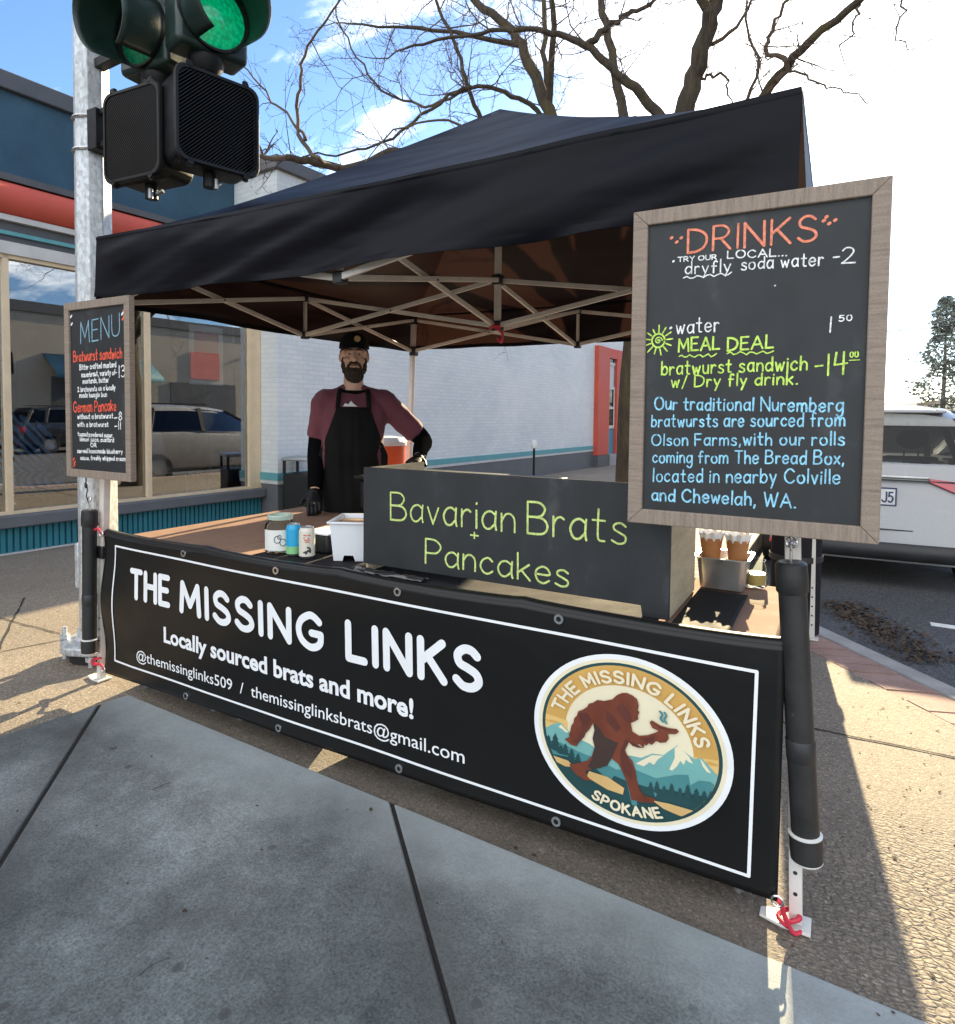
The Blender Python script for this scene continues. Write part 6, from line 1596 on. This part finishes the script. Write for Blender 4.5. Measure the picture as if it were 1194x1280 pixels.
def hand(m, w, d, nrm, thumb, g=0., curl=(.25, .35, .4, .45), spread=.10):
    """palm, four unequal bent fingers and a thumb; d = towards the fingertips, nrm = out of the back of the hand, thumb = +1/-1 side"""
    d = d.normalized(); nrm = (nrm - d * nrm.dot(d)).normalized(); s_ = d.cross(nrm).normalized() * thumb
    loops = []
    for t, wd, th in ((-.015, .026, .021), (.02, .036, .020), (.06, .043, .018), (.095, .042, .014)):
        c = w + d * t
        loops.append([c + s_ * (wd + g) * math.cos(2 * math.pi * i / 14) + nrm * (th + g) * math.sin(2 * math.pi * i / 14) for i in range(14)])
    m.loft(loops)
    for k, (off, ln) in enumerate(((.030, .072), (.010, .080), (-.011, .075), (-.031, .058))):
        p = w + d * .088 + s_ * off; dd = (d + s_ * (off * spread * 30 * .1)).normalized(); pts = [p - d * .02, p]
        for q, fr in enumerate((.42, .32, .26)):
            a = curl[k] * (1 + .25 * q); dd = (dd * math.cos(a) - nrm * math.sin(a)).normalized(); pts.append(pts[-1] + dd * ln * fr)
        m.tube(pts, [.0095 + g, .0095 + g, .0088 + g, .0080 + g, .0066 + g], 9)
        m.ell(pts[-1], (.0066 + g,) * 3, n=8, k=6)
    p = w + d * .022 + s_ * .030; dd = (d * .75 + s_ * .75 - nrm * .2).normalized(); pts = [p - dd * .02, p]
    for fr in (.040, .030): pts.append(pts[-1] + dd * fr); dd = (dd + d * .55 - nrm * .15).normalized()
    m.tube(pts, [.013 + g, .0125 + g, .0105 + g, .0085 + g], 9); m.ell(pts[-1], (.0085 + g,) * 3, n=8, k=6)
HL = (WRL, pv(.02, .80, -.60), pv(0, .6, .8)); HR = (WRR, pv(-.45, .80, -.22), pv(-.1, .3, .95))
def shoulders(m, g):
    for p, s_ in ((SHL, -1), (SHR, 1)):
        m.ell(p + pv(-s_ * .008, 0, -.004), (.070 + g, .066 + g, .066 + g))
        m.tube(cat_rom([pv(.012 + s_ * .015, -.02, 1.440), pv(.012 + s_ * .07, -.012, 1.408), p.lerp(pv(.012 + s_ * .10, -.006, 1.385), .5), p + pv(0, 0, -.012)], 4), [.045 + g * .6 + .018 * min(1, i / 8) for i in range(13)], 14)
def headparts(m):
    m.tube([pv(.008, -.02, 1.40), pv(.008, -.008, 1.47), pv(.010, .002, 1.57)], [.066, .060, .058], 18)
    X = .012
    m.ell(pv(X, -.012, 1.678), (.077, .094, .096)); m.ell(pv(X, .020, 1.600), (.061, .070, .078)); m.ell(pv(X, .056, 1.545), (.034, .032, .026))
    m.tube([pv(X, .080, 1.662), pv(X, .098, 1.638), pv(X, .110, 1.616)], [.009, .012, .015], 10); m.ell(pv(X, .100, 1.612), (.0185, .014, .011))
    for s_ in (-1, 1):
        m.ell(pv(X + s_ * .030, .078, 1.672), (.026, .012, .0085)); m.ell(pv(X + s_ * .040, .064, 1.618), (.026, .022, .022)); m.ell(pv(X + s_ * .080, -.012, 1.640), (.011, .024, .032), rot=mrot(0, 0, R(-18) * s_))
def legs(m, g=0., z0=.08):
    for s_ in (-1, 1): m.tube(cat_rom([pv(s_ * .082, 0, .95), pv(s_ * .095, .01, .72), pv(s_ * .105, .01, .48), pv(s_ * .11, -.01, .28), pv(s_ * .115, -.015, z0)], 4), [x + g for x in (.098, .095, .091, .087, .083, .078, .072, .066, .061, .058, .056, .056, .052, .048, .044, .040, .040)], 16)
m = LM(PM); torso(m); arm(m, SHL, ELL, WRL); arm(m, SHR, ELR, WRR); shoulders(m, 0); hand(m, *HL, 1); hand(m, *HR, -1); headparts(m); legs(m)
for s_ in (-1, 1): m.ell(pv(s_ * .118, .05, .05), (.045, .12, .045))
body = m.build('body', 'skin', person); remesh(body, .0065, 5)
m = LM(PM); m.loft([sect(z, cx, cy, a + .014 + (.008 if z < 1.1 else 0), b + .014 + (.006 if z < 1.1 else 0)) for z, cx, cy, a, b in TORSO if z <= 1.43])
arm(m, SHL, ELL, WRL, .018, 0, .36); arm(m, SHR, ELR, WRR, .017, 0, .36); shoulders(m, .016)
tee = m.build('tee_shirt', 'tee_maroon', person); remesh(tee, .008, 7)
for v in tee.data.vertices:
    c = v.co; k = noise.noise(V((c.x * 9, c.y * 9, c.z * 5 + c.x * 7))) * .008 + noise.noise(V((c.x * 24, c.y * 24, c.z * 14 + c.x * 20))) * .004
    v.co = c + v.normal * k
m = LM(PM); m.tube([pv(.010 + .079 * math.cos(R(a)), -.012 + .078 * math.sin(R(a)), 1.441 - .014 * math.sin(R(a))) for a in range(0, 361, 15)], .012, 8); m.build('collar', 'sleeve_black', tee)
m = LM(PM)
def front(l, z, o_):
    for (za, cxa, cya, aa, ba), (zb, cxb, cyb, ab, bb) in zip(TORSO, TORSO[1:]):
        if za <= z <= zb:
            t = (z - za) / (zb - za); cx = cxa + (cxb - cxa) * t; a = aa + (ab - aa) * t; b = ba + (bb - ba) * t; cy = cya + (cyb - cya) * t
            q = min(.98, abs((l - cx) / a)); return V((l, cy - b * (1 - q ** 2.4) ** (1 / 2.4) - o_, z))
    return V((l, -.12 - o_, z))
m.prism([(-.052, 1.343), (-.040, 1.362), (-.020, 1.356), (-.006, 1.376), (.010, 1.358), (.032, 1.343)], lambda u, v, d: front(u, v, d), .026, .0275); m.build('shirt_print', 'white_print', tee)
for a_, b_, c_ in ((SHL, ELL, WRL), (SHR, ELR, WRR)):
    m = LM(PM); arm(m, a_, b_, c_, .008, .30, .93); o = m.build('sleeve', 'sleeve_black', person)
for h_, s_ in ((HL, 1), (HR, -1)):
    m = LM(PM); hand(m, *h_, s_, .0028); d_ = h_[1].normalized(); m.tube([h_[0] - d_ * .030, h_[0] - d_ * .010, h_[0] + d_ * .02], [.0345, .033, .032], 14); o = m.build('glove', 'glove_black', person); remesh(o, .0038, 2)
m = LM(PM)
def apr(u, v):
    z = 1.338 - v * .79; t = (u - .5) * 2
    hw = .098 + (.205 - .098) * min(1, max(0, v) / .36) ** 1.15 if v < .36 else .205 - .01 * (v - .36)
    l = .008 + t * hw
    if z > .98: p = front(l, z, 0); y = p.y
    else:
        p = front(l, .98, 0); y = p.y - .004 * (0.98 - z)
    q = abs(t)
    return (l * (1 if q < .8 else 1 - .03 * (q - .8)), y - .036 + .012 * noise.noise(V((l * 14, z * 4, 1.5))) + .008 * noise.noise(V((l * 34, z * 3, 9))) + (.03 * max(0, q - .7)), z)
m.grid(30, 44, apr); ap = m.build('apron', 'apron_black', person, solid=.003)
for s_ in (-1, 1):
    m = LM(PM); P = cat_rom([pv(.008 + s_ * .09, .135, 1.332), pv(.008 + s_ * .086, .118, 1.385), pv(.010 + s_ * .082, .066, 1.435), pv(.010 + s_ * .066, -.02, 1.462), pv(.010, -.085, 1.465)], 6)
    vs = []; 
    for i, p in enumerate(P): vs += [p + pv(-.013, 0, 0), p + pv(.013, 0, 0)]
    m.add(vs, [(2 * i, 2 * i + 1, 2 * i + 3, 2 * i + 2) for i in range(len(P) - 1)], 0, True); m.build('strap', 'apron_black', ap, solid=.004)
m = LM(PM); m.tube([pv(.180 * math.cos(R(a)), .142 * math.sin(R(a)) + .005, 1.035) for a in range(-170, -8, 12)], .007, 6); m.build('waist_tie', 'apron_black', ap)
m = LM(PM); legs(m, .014, .06); m.loft([sect(z, cx, cy, a + .012, b + .012) for z, cx, cy, a, b in TORSO[:2]]); o = m.build('trousers', 'trousers', person); remesh(o, .012, 4)
for s_ in (-1, 1):
    m = LM(PM); m.ell(pv(s_ * .118, .055, .052), (.053, .135, .052)); m.bx(s_ * .118 - .05, s_ * .118 + .05, -.185, .075, .002, .03); m.build('shoe', 'shoe', person)
# beard, hair, eyes, mouth, cap
X = .012
m = LM(PM)
m.ell(pv(X, .050, 1.535), (.057, .050, .054)); m.ell(pv(X, .018, 1.555), (.066, .062, .045))
for s_ in (-1, 1):
    m.ell(pv(X + s_ * .058, .012, 1.592), (.018, .040, .050)); m.ell(pv(X + s_ * .066, -.004, 1.622), (.010, .020, .034))
    m.tube(cat_rom([pv(X, .104, 1.600), pv(X + s_ * .020, .101, 1.598), pv(X + s_ * .036, .086, 1.580), pv(X + s_ * .042, .078, 1.556)], 4), .0085, 8)
beard = m.build('beard', 'beard_hair', person); remesh(beard, .0045, 2)
for v in beard.data.vertices: v.co += v.normal * (noise.noise(v.co * 70) * .005 + noise.noise(v.co * 200) * .004)
m = LM(PM); m.ell(pv(X, .096, 1.5845), (.020, .010, .0048)); m.build('mouth', 'lip', person)
for s_ in (-1, 1):
    m = LM(PM); m.ell(pv(X + s_ * .030, .0795, 1.651), (.0130, .0095, .0042)); e_ = m.build('eye', 'eye_white', person)
    m = LM(PM); m.ell(pv(X + s_ * .030, .0868, 1.6508), (.0050, .0035, .0044)); m.build('iris', 'eye_dark', e_)
    m = LM(PM); m.tube([pv(X + s_ * .012, .093, 1.674), pv(X + s_ * .032, .092, 1.679), pv(X + s_ * .052, .078, 1.672)], [.0035, .0045, .002], 6); m.build('eyebrow', 'hair_dark', person)
m = LM(PM); m.ell(pv(X, -.034, 1.672), (.0785, .084, .085)); m.build('hair', 'hair_dark', person)
cap = LM(PM); n_ = 30; loops = []
for k in range(9):
    t = R(k * 11.2); loops.append([pv(X + .090 * math.cos(t) * math.cos(2 * math.pi * i / n_), -.010 + .108 * math.cos(t) * math.sin(2 * math.pi * i / n_), 1.692 + .100 * math.sin(t) ** .8) for i in range(n_)])
cap.loft(loops); co_ = cap.build('cap', 'cap_black', person)
m = LM(PM)
m.grid(20, 8, lambda u, v: pv(X + (.080 + .004 * v) * math.sin((u - .5) * 2.3) / math.sin(1.15), -.010 + .100 * math.cos((u - .5) * 2.05) * (1) + .085 * v * math.cos((u - .5) * 2.2) ** .6 if abs(u - .5) < .5 else 0.05, 1.702 - .018 * v - .028 * ((u - .5) * 2) ** 2)); m.build('brim', 'cap_black', co_, solid=.004)
m = LM(PM); m.prism(circ(1, 24), lambda u, v, d: pv(X + .018 + .019 * u, .0985 - .016 * abs(v + .4) + d - .010 * abs(u), 1.742 + .019 * v), .000, .0075); m.build('patch', 'tan_print', co_)
